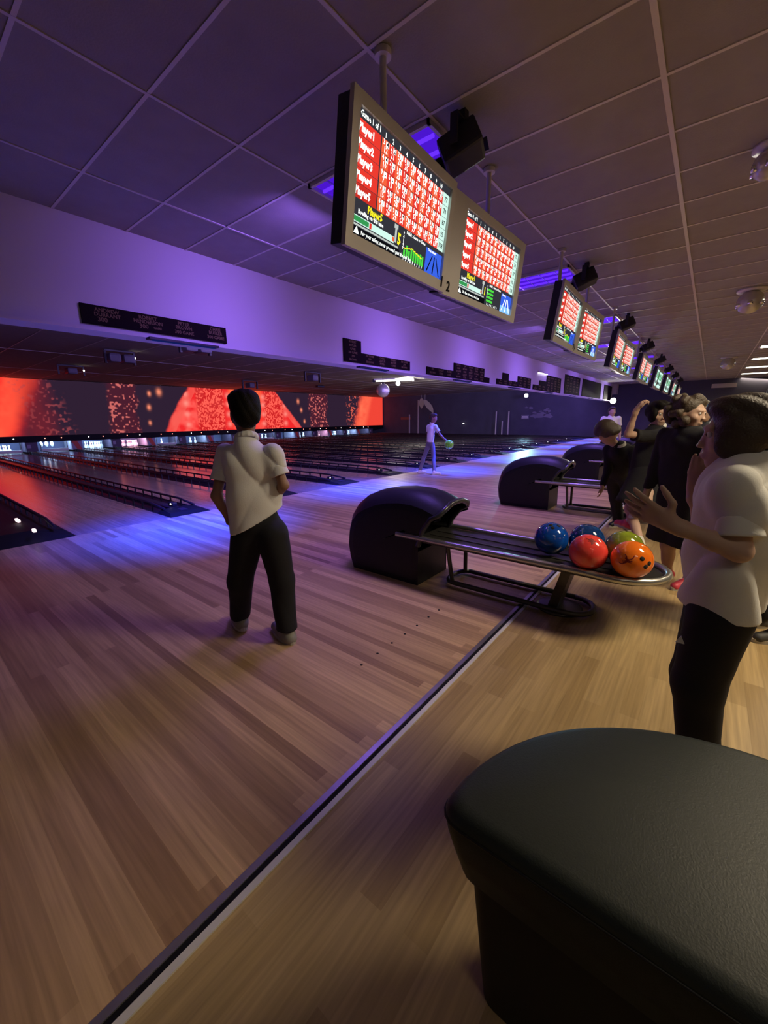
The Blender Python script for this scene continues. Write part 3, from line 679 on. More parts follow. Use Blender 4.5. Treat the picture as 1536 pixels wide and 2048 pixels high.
def par_can(label, c, aim, size, col_, strength, drop):
    t = thing('spotlight', label, 'spotlight', c)
    dv = (Vector(aim) - Vector(c)).normalized(); rm = dv.to_track_quat('-Z', 'Y').to_matrix()
    b = MB(); prof_ = [(0, size * 1.6), (size * .7, size * 1.5), (size, size * .4), (size * 1.1, 0), (size, 0.0), (size * .9, size * .3), (0, size * .35)]
    b.lathe(prof_, (0, 0, 0)); b.v = [tuple(rm @ Vector(p)) for p in b.v]; b.build('housing', M['case'], t)
    b = MB().lathe([(0, size * .22), (size * .86, size * .2), (size * .86, size * .1), (0, size * .1)], (0, 0, 0)); b.v = [tuple(rm @ Vector(p)) for p in b.v]; b.build('lens', emis('lamp lens', col_, strength), t)
    MB().tube([(0, 0, size * .8), (0, 0, drop)], .018, n=6).build('bracket', M['case'], t)
par_can('dazzling white spotlight at the far end of the bulkhead', (27.3, 4.62, 2.17), (8, 1.0, 1.0), .17, (1, .96, .82), 160, .25)
par_can('cool blue white spotlight on the dark side wall below the honour boards', (28.75, 10.25, 2.76), (8, 6, 0), .14, (.75, .88, 1.0), 60, .42)
par_can('small white spotlight next to the mirror ball', tuple(onz((796, 767), 3.0)), (10, 6, 0.5), .11, (1, .97, .85), 50, .19)
# rotating effect lights on the lounge ceiling
M['effect'] = mat('effect light shell', (0.55, 0.52, 0.48), 0.25, 0.4)
for i, (p, s_, lab) in enumerate([((1500, 606), .17, 'silver domed effect light on the ceiling of the seating area, larger and nearer'), ((1456, 727), .20, 'silver domed effect light farther along the ceiling of the seating area'), ((1534, 352), .10, 'silver domed effect light at the very edge, nearest on the ceiling')]):
    q = onz(p, 3.0)
    t = thing('effect_light', lab, 'effect light', (q[0], q[1], CEIL))
    MB().lathe([(0, 0), (s_ * 1.1, 0), (s_ * 1.1, -.03), (s_ * .5, -.04), (0, -.04)], (0, 0, 0)).build('mounting_plate', M['pole'], t)
    MB().add(*uvsphere((0, 0, -.04 - s_ * .85), s_, 20, 14), smooth=True).build('dome', M['effect'], t)
    for a in range(6):
        an = a * PI / 3
        MB().lathe([(0, -.02), (s_ * .22, -.02), (s_ * .22, .02), (0, .025)], (s_ * .9 * math.cos(an), s_ * .9 * math.sin(an), -.04 - s_ * 1.1), n=10).build('lens', M['chrome'], t)
# things on the dark side wall
for i, (px_, y0, y1, yy) in enumerate([(819, 829, 865, 22), (836.6, 800, 865, 20.3), (993, 823, 869, 12), (1004.7, 842, 869, 11.6), (1018, 823, 869, 11.2)]):
    q = onx((px_, y0), 28.95); q2 = onx((px_, y1), 28.95)
    t = thing('wall_post', ['slim pale post by the screen end of the side wall', 'taller pale post on the side wall next to the slim one', 'thin pale post beside the wall gate, screen side', 'short thin pale post between two taller ones', 'thin pale post beside the wall gate, seat side'][i], 'post', (q[0], q[1], 0))
    MB().box((0, 0, q[2] / 2), (.07, .07, q[2])).build('post_shaft', M['pole'], t); MB().box((0, 0, .03), (.18, .18, .06)).build('foot_plate', M['darksteel'], t)
b_ = MB(); rs = random.Random(4)
M['mural'] = mat('pale mural paint', (0.20, 0.19, 0.26), 0.8)
q = onx((1042, 829), WALL_R); t = thing('wall_mural', 'faint pale splashes painted on the dark side wall below the blue spotlight', 'mural', (WALL_R - .012, 10.0, 1.3))
for i in range(16):
    p = (1050 + rs.random() * 52, 814 + rs.random() * 20); q = onx(p, WALL_R); r_ = .05 + rs.random() * .14
    pts = [(q[1] - 10 + r_ * 2 * math.cos(a * .7) * (.6 + .5 * rs.random()), q[2] - 1.3 + r_ * math.sin(a * .7) * (.5 + .5 * rs.random())) for a in range(9)]
    b_.prism(pts, 'x', -.004 * (i % 3) - .004, .0, 0)
b_.build('splashes', M['mural'], t)
q = ony((1086, 747), FAS_Y - .03); t = thing('wall_light', 'short bright white light bar on the bulkhead over the staircase honour board', 'light', tuple(q))
MB().box((0, 0, .03), (1.0, .05, .05)).build('housing', M['white_pl'], t); MB().box((0, -.005, -.005), (.95, .04, .02)).build('tube', emis('bar tube', (.9, .85, 1), 3), t)
t = thing('wall_sign', 'small pale sign low on the dark side wall under the painted splashes', 'sign', tuple(onx((1050, 834), WALL_R - .02)))
MB().box((0, 0, 0), (.03, .55, .30)).build('board', M['mural'], t); MB().box((-.018, 0, .04), (.006, .4, .05)).build('line_band', M['white_pl'], t); MB().box((-.018, 0, -.06), (.006, .46, .05)).build('line_band', M['white_pl'], t)
t = thing('wall_sign', 'wide grey sign high on the far wall of the seating area', 'sign', tuple(onx((1448, 771), WALL_R - .03)))
MB().box((0, 0, 0), (.05, 1.05, .22), bev=.01).build('board', M['grid'], t)
t = thing('wall_panel', 'low reddish panel on the dark side wall close to the screen', 'panel', tuple(onx((812, 837), WALL_R - .03)))
MB().box((0, 0, 0), (.05, 1.1, .22)).build('board', mat('reddish panel', (.25, .10, .08), .6), t)
q = onx((927, 847), WALL_R - .05); t = thing('exit_lamp', 'tiny white lamp low on the dark side wall', 'lamp', tuple(q))
MB().add(*uvsphere((0, 0, 0), .05, 10, 8), smooth=True).build('bulb', emis('tiny lamp', (1, 1, 1), 8), t); MB().box((.04, 0, 0), (.03, .16, .16)).build('backplate', M['case'], t)
# pale streaks of light by the posts, built as cream sheets
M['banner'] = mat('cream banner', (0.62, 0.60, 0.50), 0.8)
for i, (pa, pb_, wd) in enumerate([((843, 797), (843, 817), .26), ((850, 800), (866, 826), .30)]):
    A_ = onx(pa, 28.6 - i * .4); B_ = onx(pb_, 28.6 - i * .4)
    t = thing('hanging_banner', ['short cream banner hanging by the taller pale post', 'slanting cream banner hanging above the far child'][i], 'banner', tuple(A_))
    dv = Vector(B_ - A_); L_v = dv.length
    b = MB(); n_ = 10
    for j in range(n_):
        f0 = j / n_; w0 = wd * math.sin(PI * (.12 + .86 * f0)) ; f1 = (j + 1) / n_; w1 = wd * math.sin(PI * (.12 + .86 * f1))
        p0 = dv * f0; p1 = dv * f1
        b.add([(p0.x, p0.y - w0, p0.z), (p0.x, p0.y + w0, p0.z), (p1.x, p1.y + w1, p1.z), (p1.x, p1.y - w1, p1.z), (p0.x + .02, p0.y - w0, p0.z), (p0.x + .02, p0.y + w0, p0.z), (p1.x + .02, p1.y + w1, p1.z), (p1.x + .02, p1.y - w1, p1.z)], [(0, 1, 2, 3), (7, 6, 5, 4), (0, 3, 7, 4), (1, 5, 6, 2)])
    b.build('cloth', M['banner'], t); MB().tube([(0, 0, 0), (0, 0, max(.02, CEIL - A_[2]))], .012, n=6).build('cord', M['pole'], t)  # sheet shaped like the streak of light, with an added cord

# =================================================================== BALL RETURNS
def hood_mesh():
    # half widths vary with height for a crowned shell; profile in y (towards the lanes +) and z
    b = MB(); nu = 26; nv = 16
    outer = []
    prof_ = [(2.42, 0.0), (2.455, .12), (2.47, .25), (2.455, .38), (2.42, .50), (2.36, .585), (2.27, .655), (2.15, .705), (2.02, .735), (1.88, .75), (1.74, .748), (1.62, .73), (1.53, .70), (1.465, .665)]
    W = .225
    vs = []; n = len(prof_)
    for i, (y_, z_) in enumerate(prof_):
        for j in range(nv + 1):
            s = -1 + 2 * j / nv
            # crowned cross section: superellipse shoulders on top part
            a = abs(s)
            drop = .10 * (a ** 3.2) * min(1, i / 6)
            back = .07 * (a ** 3) * (1 if i < 7 else max(0, 1 - (i - 7) / 4))
            vs.append((s * W * (1 + .02 * math.sin(PI * i / n)), y_ - back, max(0, z_ - drop)))
    fs = [(i * (nv + 1) + j, i * (nv + 1) + j + 1, (i + 1) * (nv + 1) + j + 1, (i + 1) * (nv + 1) + j) for i in range(n - 1) for j in range(nv)]
    b.add(vs, fs, 0, True)
    # sides closed down to the floor and to the mouth line
    mouth = [(1.50, .60), (1.56, .54), (1.612, .46), (1.655, .36), (1.66, .24), (1.66, 0)]
    for s, j in ((-1, 0), (1, nv)):
        rim = [vs[i * (nv + 1) + j] for i in range(n)]
        loop = [(p[1], p[2]) for p in rim] + mouth
        x_ = s * W
        cen = (2.0, .33)
        pts = [(r_[0], r_[1], r_[2]) for r_ in rim] + [(x_, y_, z_) for y_, z_ in mouth]
        ring = len(pts); ins = [(x_ * 1.045, cen[0] + (p[1] - cen[0]) * .86, cen[1] + (p[2] - cen[1]) * .86) for p in pts]
        b.add(pts + ins, [(k_, (k_ + 1) % ring, ring + (k_ + 1) % ring, ring + k_) for k_ in range(ring)], 0, True)
        b.add(ins + [(x_ * 1.06, cen[0], cen[1])], [(k_, (k_ + 1) % ring, ring) for k_ in range(ring)], 0, True)
    # lower front panel below the mouth
    b.box((0, 1.672, .14), (2 * W - .01, .02, .28), 0)
    return b
def ball_return(k):
    t = thing('ball_return', 'black hooded ball return with steel ball rack, %s from the near end' % lamp_words[k], 'ball return', (2.715, 1.0, 0), group='ball returns along the approach')
    o = (0, -1.0, 0)
    hd = hood_mesh().build('hood', M['hood'], t, o)
    rim = MB(); W = .225
    arc = [(-W, 1.66, .33), (-W, 1.615, .47), (-W, 1.54, .565), (-W * .97, 1.475, .60), (-W * .8, 1.455, .638), (-W * .4, 1.455, .668), (0, 1.455, .674), (W * .4, 1.455, .668), (W * .8, 1.455, .638), (W * .97, 1.475, .60), (W, 1.54, .565), (W, 1.615, .47), (W, 1.66, .33)]
    rim.tube(arc, .022, n=8).build('mouth_rim', M['hood_rim'], hd)
    MB().box((0, 1.80, .42), (.38, .02, .36)).build('mouth_liner', M['dark'], hd)
    # two rails and the rounded tray end as one bent tube
    zr = .400; pts = [(-.235, 1.86, zr), (-.235, 1.2, zr), (-.235, .75, zr), (-.238, .48, zr)]
    for i in range(13):
        a = PI + PI * i / 12; pts.append((.24 * math.cos(a), .34 + .27 * math.sin(a), zr - .004))
    pts += [(.238, .48, zr), (.235, .75, zr), (.235, 1.3, zr), (.235, 1.86, zr)]
    MB().tube(pts, .021, n=12).build('rim_rail', M['steel'], t, o)
    tray = MB(); tp = [(-.215, 1.70), (-.215, .45)] + [(.22 * math.cos(PI + PI * i / 12), .34 + .25 * math.sin(PI + PI * i / 12)) for i in range(13)] + [(.215, .45), (.215, 1.70)]
    tray.prism(tp, 'z', .362, .388)
    tray.build('tray', M['pan'], t, o)
    for s in (-1, 1):
        MB().box((s * .06, 1.0, .3905), (.016, 1.3, .007)).build('track_strip', M['darksteel'], t, o)
    # floor loop
    lp = [(-.06, 1.44, .028), (-.06, .60, .028)] + [(.09 + .15 * math.cos(PI + PI * i / 8), .60 + .15 * math.sin(PI + PI * i / 8), .028) for i in range(9)] + [(.24, .60, .028), (.24, 1.44, .028)] + [(.09 + .15 * math.cos(PI * i / 8), 1.44 + .08 * math.sin(PI * i / 8), .028) for i in range(9)]
    MB().tube(lp, .019, n=10, closed=True).build('floor_loop', M['darksteel'], t, o)
    MB().tube([(.19, 1.46, .37), (.20, 1.46, .04)], .017, n=8).build('leg', M['darksteel'], t, o)
    MB().tube([(-.12, 1.46, .37), (-.06, 1.44, .04)], .017, n=8).build('leg', M['darksteel'], t, o)
    pl = MB(); pl.add([(-.10, .56, .365), (.10, .56, .365), (.10, .62, .365), (-.10, .62, .365), (-.03, .66, .01), (.15, .66, .01), (.15, .72, .01), (-.03, .72, .01)], [(0, 1, 2, 3), (4, 7, 6, 5), (0, 4, 5, 1), (1, 5, 6, 2), (2, 6, 7, 3), (3, 7, 4, 0)])
    pl.build('pedestal', M['darksteel'], t, o)
    MB().lathe([(0, .0), (.15, .0), (.15, .012), (.13, .02), (0, .02)], (.06, .66, 0), n=24).build('base_plate', M['darksteel'], t, o)
    return t
br0 = ball_return(0)
for k in range(1, 8):
    t = copy_tree(br0); t.location = (2.715 + PITCH * k, 1.0, 0)
    t['label'] = 'black hooded ball return with steel ball rack, %s from the near end' % lamp_words[k]

# bowling balls ---------------------------------------------------------
def ball_mat(name, c1, c2, sc_=3.0):
    m = mat(name, c1, 0.08, coat=0.6); n, l = nodes_of(m); b = n['Principled BSDF']
    tc = n.new('ShaderNodeTexCoord'); nz = n.new('ShaderNodeTexNoise'); nz.inputs['Scale'].default_value = sc_ * 3; nz.inputs['Detail'].default_value = 6; nz.inputs['Distortion'].default_value = 1.5
    l.new(tc.outputs['Object'], nz.inputs['Vector']); r_ = n.new('ShaderNodeValToRGB'); r_.color_ramp.elements[0].color = (*c1, 1); r_.color_ramp.elements[0].position = .42; r_.color_ramp.elements[1].color = (*c2, 1); r_.color_ramp.elements[1].position = .62
    l.new(nz.outputs['Fac'], r_.inputs[0]); l.new(r_.outputs[0], b.inputs['Base Color']); return m
M['hole'] = mat('finger hole', (0.01, 0.008, 0.008), 0.9)
def ball(label, c, mat_, hole_dir, mark=None, group='bowling balls on the nearest rack', r=.108):
    t = thing('bowling_ball', label, 'bowling ball', tuple(c), group=group)
    MB().add(*uvsphere((0, 0, 0), r, 40, 26), smooth=True).build('sphere', mat_, t)
    hd_ = Vector(hole_dir).normalized(); u_ = hd_.orthogonal().normalized(); v_ = hd_.cross(u_)
    for a, b_ in ((-.014, .0), (.014, .0), (0.0, -.05)):
        d_ = (hd_ * r + u_ * a + v_ * b_).normalized(); rm = d_.to_track_quat('Z', 'Y').to_matrix()
        q = MB().lathe([(0, r + .0008), (.0125, r + .0004), (.0125, r - .01), (0, r - .01)], (0, 0, 0), n=14); q.v = [tuple(rm @ Vector(p)) for p in q.v]; q.build('finger_hole', M['hole'], t)
    if mark:
        d_ = Vector(mark).normalized(); rm = d_.to_track_quat('Z', 'Y').to_matrix(); rs = random.Random(int(c[0] * 1000)); q = MB()
        for i in range(5):   # curled brush strokes of the printed emblem
            a0 = rs.random() * 6.28; ln = .02 + .018 * rs.random(); w_ = .0028
            ox, oy = (rs.random() - .5) * .03, (rs.random() - .5) * .03
            P0 = None
            for s_ in range(6):
                an = a0 + s_ * .22; x_ = ox + ln * (s_ / 5 - .5) * math.cos(an) * 1.6; y_ = oy + ln * (s_ / 5 - .5) * math.sin(an) * 1.6
                z_ = lambda X, Y: math.sqrt(max(0, r * r - X * X - Y * Y)) + .0006
                A_ = (x_ - w_ * math.sin(an), y_ + w_ * math.cos(an)); B_ = (x_ + w_ * math.sin(an), y_ - w_ * math.cos(an))
                A3 = rm @ Vector((A_[0], A_[1], z_(*A_))); B3 = rm @ Vector((B_[0], B_[1], z_(*B_)))
                if P0: q.add([P0[0], P0[1], B3, A3], [(0, 1, 2, 3)])
                P0 = (A3, B3)
        vs, fs = text_geo('COSMIC', .012, 0, 'CENTER', .0006)
        q.add([tuple(rm @ Vector((p[0], p[1] - .004, math.sqrt(max(0, r * r - p[0] ** 2 - p[1] ** 2)) + .0007))) for p in vs], fs)
        q.build('printed_mark', mat('dark red print', (.22, .01, .012), .5), t)
    return t
blue = ball_mat('deep blue ball', (0.004, 0.055, 0.36), (0.006, 0.09, 0.48)); blue2 = ball_mat('navy blue ball', (0.003, 0.03, 0.15), (0.015, 0.08, 0.30), 4)
pink = ball_mat('coral ball', (0.85, 0.06, 0.05), (0.90, 0.10, 0.075)); orange = ball_mat('orange ball', (0.85, 0.17, 0.012), (0.88, 0.22, 0.02)); green = ball_mat('green ball', (0.17, 0.22, 0.02), (0.32, 0.42, 0.025), 1.2)
zb = .5035
ball('glossy blue bowling ball, first on the rack next to the hood', (2.715, .735, zb), blue, (-.5, -.1, 1))
ball('darker navy bowling ball behind the coral pink one', (2.80, .535, zb), blue2, (.2, .3, 1))
ball('coral pink bowling ball with dark red print', (2.555, .475, zb), pink, (.3, .8, -.2), (-.55, -.25, .85))
ball('yellow green bowling ball behind the orange one', (2.765, .315, zb), green, (.5, .5, .2))
ball('bright orange bowling ball with two finger holes at the rack end', (2.56, .248, zb), orange, (-.62, -.75, .05), (-.95, .1, .15))

# =================================================================== ROUND VINYL SEAT
t = thing('upholstered_seat', 'large black vinyl half-round seat in the near corner', 'seat', (0.615 * .9, -.255 * .9, 0)); t.scale = (.9, .9, .9)
def dshape(r, x_in, n=40, ext=1.2):
    pts = []
    a0 = math.asin(min(1, x_in / r)) if x_in else 0
    for i in range(n + 1):
        a = PI / 2 - (PI) * i / n
        pts.append((max(0, r * math.cos(a)) + x_in, r * math.sin(a)))
    q = .045; pts = [p for p in pts if p[0] > q * 1.2]
    top = [(q - q * math.sin(b_ * PI / 8 * 1.0), (r - .004) - q + q * math.cos(b_ * PI / 8)) for b_ in range(5)][::-1]
    return [(x_, y_) for x_, y_ in top] + pts + [(x_, -y_) for x_, y_ in top[::-1]]
def loft(rings, mi=0):
    b = MB(); n = len(rings[0][0]); vs = []
    for pts, z in rings: vs += [(p[0], p[1], z) for p in pts]
    fs = []
    for i in range(len(rings) - 1):
        for j in range(n): fs.append((i * n + j, i * n + (j + 1) % n, (i + 1) * n + (j + 1) % n, (i + 1) * n + j))
    b.add(vs, fs, mi, True); return b, n, vs
def inset(pts, d, cx=.26):
    k_ = 1 - d / .612
    return [(max(x_ * (1 - d / .60), 0) if x_ > .3 else x_, y_) if False else (cx + (x_ - cx) * (1 - d / (cx if x_ < cx else .352)), y_ * k_) for x_, y_ in pts]
base_pts = dshape(.612, 0)
rings = [(inset(base_pts, .045), .288), (inset(base_pts, .032), .292), (inset(base_pts, .014), .37), (inset(base_pts, .004), .42), (base_pts, .455)]
for i in range(1, 7):
    a = i / 6 * PI / 2; rings.append((inset(base_pts, .035 * (1 - math.cos(a))), .455 + .035 * math.sin(a)))
for i, d_ in enumerate((.03, .07, .12, .17, .21)): rings.append((inset(base_pts, .035 + d_), .490 + .012 * math.sin((i + 1) / 5 * PI / 2)))
b, n_, vs = loft(rings)
b.add([vs[-n_ + i] for i in range(n_)], [tuple(range(n_))]); b.add([vs[i] for i in range(n_)], [tuple(range(n_))[::-1]])
b.build('cushion', M['vinyl'], t, (0, 0, .143))
b, n_, vs = loft([(inset(base_pts, .085), 0.0), (inset(base_pts, .05), .435)]); b.build('base', M['vinyl_side'], t)
b = MB(); b.tube([(p[0] * 1.0, p[1], .455) for p in base_pts], .0035, n=6, closed=True); b.build('piping', M['vinyl_side'], t, (0, 0, .143))

# =================================================================== PEOPLE
def V(*a): return np.array(a, float)
def unit(v): return v / (np.linalg.norm(v) + 1e-9)
class Sculpt:
    """distance field of blended tapered limbs, meshed as one continuous surface"""
    def __init__(s, cell): s.p = []; s.cell = cell; s.cuts = []; s.folds = None
    def cap(s, a, b, ra, rb, k=.03, flat=None, sub=False):
        a = np.array(a, float); b = np.array(b, float); R_ = max(ra, rb)
        def f(P):
            Q = P; A = a; B = b
            if flat is not None:
                ax, fc = flat; c = (a + b) / 2
                Q = P + ((P - c) @ ax)[:, None] * ax * (1 / fc - 1); A = a + ((a - c) @ ax) * ax * (1 / fc - 1); B = b + ((b - c) @ ax) * ax * (1 / fc - 1)
            ba = B - A; L = ba @ ba + 1e-12; h = np.clip(((Q - A) @ ba) / L, 0, 1)
            d = np.linalg.norm(Q - A - h[:, None] * ba, axis=1) - (ra + (rb - ra) * h)
            return d * (.8 if flat is not None else 1)
        s.p.append((f, np.minimum(a, b) - R_, np.maximum(a, b) + R_, k, sub)); return s
    def chain(s, pts, rs, k=.02, flat=None):
        for i in range(len(pts) - 1): s.cap(pts[i], pts[i + 1], rs[i], rs[i + 1], k, flat)
        return s
    def ell(s, c, r, frame=None, k=.02, sub=False):
        c = np.array(c, float); r = np.array(r, float); F = np.eye(3) if frame is None else np.array(frame)
        def f(P):
            q = (P - c) @ F.T; k0 = np.linalg.norm(q / r, axis=1); k1 = np.linalg.norm(q / (r * r), axis=1) + 1e-9
            return k0 * (k0 - 1) / k1
        R_ = max(r); s.p.append((f, c - R_, c + R_, k, sub)); return s
    def cut(s, pt, nrm): s.cuts.append((np.array(pt, float), unit(np.array(nrm, float)))); return s
    def build(s, name, mt, parent, origin=(0, 0, 0)):
        h = s.cell; pad = 3 * h + .012
        lo = np.min([p[1] for p in s.p if not p[4]], axis=0) - pad; hi = np.max([p[2] for p in s.p if not p[4]], axis=0) + pad
        n = np.ceil((hi - lo) / h).astype(int) + 1
        D = np.full(n, .06)
        ax = [lo[i] + h * np.arange(n[i]) for i in range(3)]
        for f, a, b, k, sub in s.p:
            m = k + 2 * h + .02
            i0 = np.clip(np.floor((a - m - lo) / h).astype(int), 0, n - 1); i1 = np.clip(np.ceil((b + m - lo) / h).astype(int) + 1, 1, n)
            sl = tuple(slice(i0[j], i1[j]) for j in range(3))
            g = np.stack(np.meshgrid(*[ax[j][sl[j]] for j in range(3)], indexing='ij'), -1)
            d = f(g.reshape(-1, 3)).reshape(g.shape[:3]); o = D[sl]
            if sub:
                hh = np.maximum(k - np.abs(o + d), 0) / k; D[sl] = np.maximum(o, -d) + hh * hh * k / 4
            else:
                hh = np.maximum(k - np.abs(o - d), 0) / k; D[sl] = np.minimum(o, d) - hh * hh * k / 4
        if s.cuts or s.folds:
            g = np.stack(np.meshgrid(*ax, indexing='ij'), -1)
            if s.folds: D = D + s.folds(g[..., 0], g[..., 1], g[..., 2])
            for p, nn in s.cuts: D = np.maximum(D, (g - p) @ nn)
        D[0] = D[-1] = .05; D[:, 0] = D[:, -1] = .05; D[:, :, 0] = D[:, :, -1] = .05
        S = D < 0
        C = np.zeros(n - 1, int)
        for i in (0, 1):
            for j in (0, 1):
                for k in (0, 1): C += S[i:n[0] - 1 + i, j:n[1] - 1 + j, k:n[2] - 1 + k]
        act = np.argwhere((C > 0) & (C < 8)); idx = -np.ones(n - 1, int); idx[tuple(act.T)] = np.arange(len(act))
        acc = np.zeros((len(act), 3)); cnt = np.zeros(len(act))
        cor = [(i, j, k) for i in (0, 1) for j in (0, 1) for k in (0, 1)]
        for a in cor:
            for ax_ in range(3):
                if a[ax_] == 0:
                    b = list(a); b[ax_] = 1
                    A = D[tuple((act + a).T)]; B = D[tuple((act + b).T)]; m = (A < 0) != (B < 0)
                    t = np.where(m, A / np.where(m, A - B, 1), 0)
                    P = np.array(a) + np.eye(3)[ax_] * t[:, None]
                    acc += P * m[:, None]; cnt += m
        verts = lo + h * (act + acc / cnt[:, None])
        faces = []
        for ax_ in range(3):
            o1, o2 = [(1, 2), (2, 0), (0, 1)][ax_]
            sa = [slice(None)] * 3; sb = [slice(None)] * 3; sa[ax_] = slice(0, -1); sb[ax_] = slice(1, None)
            ch = np.argwhere(S[tuple(sa)] != S[tuple(sb)])
            ins = S[tuple(ch.T)]
            e1 = np.zeros(3, int); e1[o1] = 1; e2 = np.zeros(3, int); e2[o2] = 1
            q = [idx[tuple((ch - e1 - e2).T)], idx[tuple((ch - e2).T)], idx[tuple(ch.T)], idx[tuple((ch - e1).T)]]
            F = np.stack(q, 1); F[~ins] = F[~ins][:, ::-1]; faces.append(F)
        F = np.concatenate(faces); F = F[(F >= 0).all(1)]
        me = bpy.data.meshes.new(name); me.from_pydata((verts - np.array(origin)).tolist(), [], F.tolist())
        me.polygons.foreach_set('use_smooth', [True] * len(F)); me.materials.append(mt); me.update()
        o = bpy.data.objects.new(name, me); COL.objects.link(o); o.parent = parent
        return o

def folds(amp, fr=26.0, seed=0.0):
    def f(x, y, z):
        w1 = np.sin(5.1 * z + 3.3 * x + seed) + .6 * np.sin(9.7 * y - 6 * z + seed * 2); w2 = np.sin(4.3 * x - 7.1 * y + seed * 3)
        a = 1 - 2.2 * np.abs(np.sin(fr * .5 * (x * .7 - y * .75) + fr * .22 * z + 1.9 * w1)) ** .8
        b = 1 - 2.2 * np.abs(np.sin(fr * .33 * (z * .9 + (x + y) * .45) + 1.6 * w2 + seed)) ** .8
        m = .5 + .5 * np.sin(6 * z + 4 * x - 3 * y + seed)
        return amp * (a * m + .7 * b * (1 - m)) * .8
    return f
def hand(S, W, d, nrm, th, L=.15, curl=(.25, .3, .35, .4), spread=.10, thumb=.6, k=.006):
    """palm, four jointed fingers and a thumb; d towards the fingertips, nrm out of the palm, th towards the thumb"""
    W = np.array(W, float); d = unit(np.array(d, float)); nrm = np.array(nrm, float); nrm = unit(nrm - d * (nrm @ d)); sd = unit(np.cross(d, nrm)); 
    if sd @ np.array(th, float) < 0: sd = -sd
    u = L / .17
    S.cap(W - d * .02, W + d * .03 * u, .021 * u, .022 * u, .02)
    lens = [.068, .075, .070, .055]
    for i in range(4):
        off = (1.5 - i) * .0175 * u; K = W + d * (.078 - .006 * abs(i - 1)) * u + sd * off
        S.cap(W + d * .015 * u + sd * off * .6, K, .0125 * u, .0105 * u, .012)
        ang = spread * (1.5 - i); dd = unit(d + sd * math.tan(ang)); p = K; c = curl[i]; tot = 0
        for j, fr in enumerate((.46, .30, .24)):
            tot += c * (1, 1.2, .8)[j]; v = dd * math.cos(tot) + nrm * math.sin(tot); q = p + v * lens[i] * fr * u
            S.cap(p, q, (.0090, .0080, .0072)[j] * u, (.0080, .0072, .0062)[j] * u, k); p = q
    B = W + d * .022 * u + sd * .018 * u; v1 = unit(d * (1 - thumb * .5) + sd * thumb + nrm * .35); v2 = unit(d + sd * thumb * .45 + nrm * .3)
    S.cap(B, B + v1 * .040 * u, .0125 * u, .0098 * u, .012); S.cap(B + v1 * .040 * u, B + v1 * .040 * u + v2 * .030 * u, .0095 * u, .0085 * u, k)
    S.cap(B + v1 * .040 * u + v2 * .03 * u, B + v1 * .040 * u + v2 * .055 * u, .0085 * u, .0068 * u, k)
    return S
def head(S, c, f, up, s=1.0):
    """c = middle of the skull; f = facing; s = 1 for a 0.21 m head"""
    c = np.array(c, float); f = unit(np.array(f, float)); up = unit(np.array(up, float)); up = unit(up - f * (up @ f)); sd = np.cross(f, up); F = np.array([sd, f, up])
    L = lambda x, y, z: c + (sd * x + f * y + up * z) * s
    S.ell(L(0, -.012, .028), V(.070, .088, .078) * s, F, .02)
    S.ell(L(0, .022, -.030), V(.056, .062, .072) * s, F, .03)
    S.ell(L(0, .052, -.082), V(.026, .022, .020) * s, F, .025)            # chin
    S.cap(L(0, .078, .012), L(0, .089, -.022), .007 * s, .0105 * s, .010)  # nose
    S.ell(L(-.012, .094, -.026), V(.008, .009, .007) * s, F, .006); S.ell(L(.012, .094, -.026), V(.008, .009, .007) * s, F, .006)
    S.ell(L(0, .080, -.052), V(.022, .010, .0055) * s, F, .005); S.ell(L(0, .079, -.062), V(.019, .010, .006) * s, F, .005)  # lips
    S.cap(L(-.040, .070, .026), L(-.012, .082, .028), .008 * s, .007 * s, .012); S.cap(L(.040, .070, .026), L(.012, .082, .028), .008 * s, .007 * s, .012)
    for x in (-1, 1):
        S.ell(L(x * .030, .086, .008), V(.014, .012, .009) * s, F, .010, sub=True)
        S.ell(L(x * .044, .050, -.020), V(.020, .024, .020) * s, F, .02)     # cheek
        S.ell(L(x * .070, -.010, -.004), V(.008, .018, .028) * s, F, .008)   # ear
    return F, L
M['eye'] = mat('eye', (0.75, 0.72, 0.70), 0.15); M['iris'] = mat('iris', (0.05, 0.03, 0.02), 0.1)
M['skinA'] = mat('skin tanned', (0.34, 0.19, 0.13), 0.55, vary=(12, .08)); M['skinC'] = mat('skin fair', (0.52, 0.34, 0.26), 0.55, vary=(12, .08))
M['shirt'] = mat('white polo cotton', (0.80, 0.80, 0.80), 0.85, bump=(220, .12), sheen=.2); M['shirtc'] = mat('white polo knit', (0.78, 0.78, 0.74), 0.85, bump=(220, .12), sheen=.2)
M['trouser'] = mat('black school trousers', (0.005, 0.005, 0.009), 0.85); M['blackcloth'] = mat('black jersey', (0.008, 0.008, 0.012), 0.9, bump=(120, .2)); M['navy'] = mat('navy jumper', (0.012, 0.014, 0.028), 0.9, bump=(120, .2))
M['hairdark'] = mat('dark hair', (0.007, 0.005, 0.004), 0.65, bump=(180, .5), spec=.15); M['hairbrown'] = mat('brown hair', (0.045, 0.028, 0.018), 0.5, bump=(180, .6)); M['haircurl'] = mat('curly brown hair', (0.06, 0.042, 0.028), 0.55, bump=(90, 1.0))
M['shoe'] = mat('trainer fabric', (0.05, 0.05, 0.05), 0.6); M['sole'] = mat('trainer sole', (0.42, 0.40, 0.36), 0.5); M['pinkshoe'] = mat('pink bowling shoe', (0.62, 0.06, 0.10), 0.45); M['sock'] = mat('white sock', (0.65, 0.65, 0.62), 0.9, bump=(150, .3)); M['blackshoe'] = mat('black shoe', (.01, .01, .012), .4); M['lime'] = mat('lime tab', (.5, .75, .12), .5); M['greyshort'] = mat('grey school trousers', (.16, .15, .17), .85)

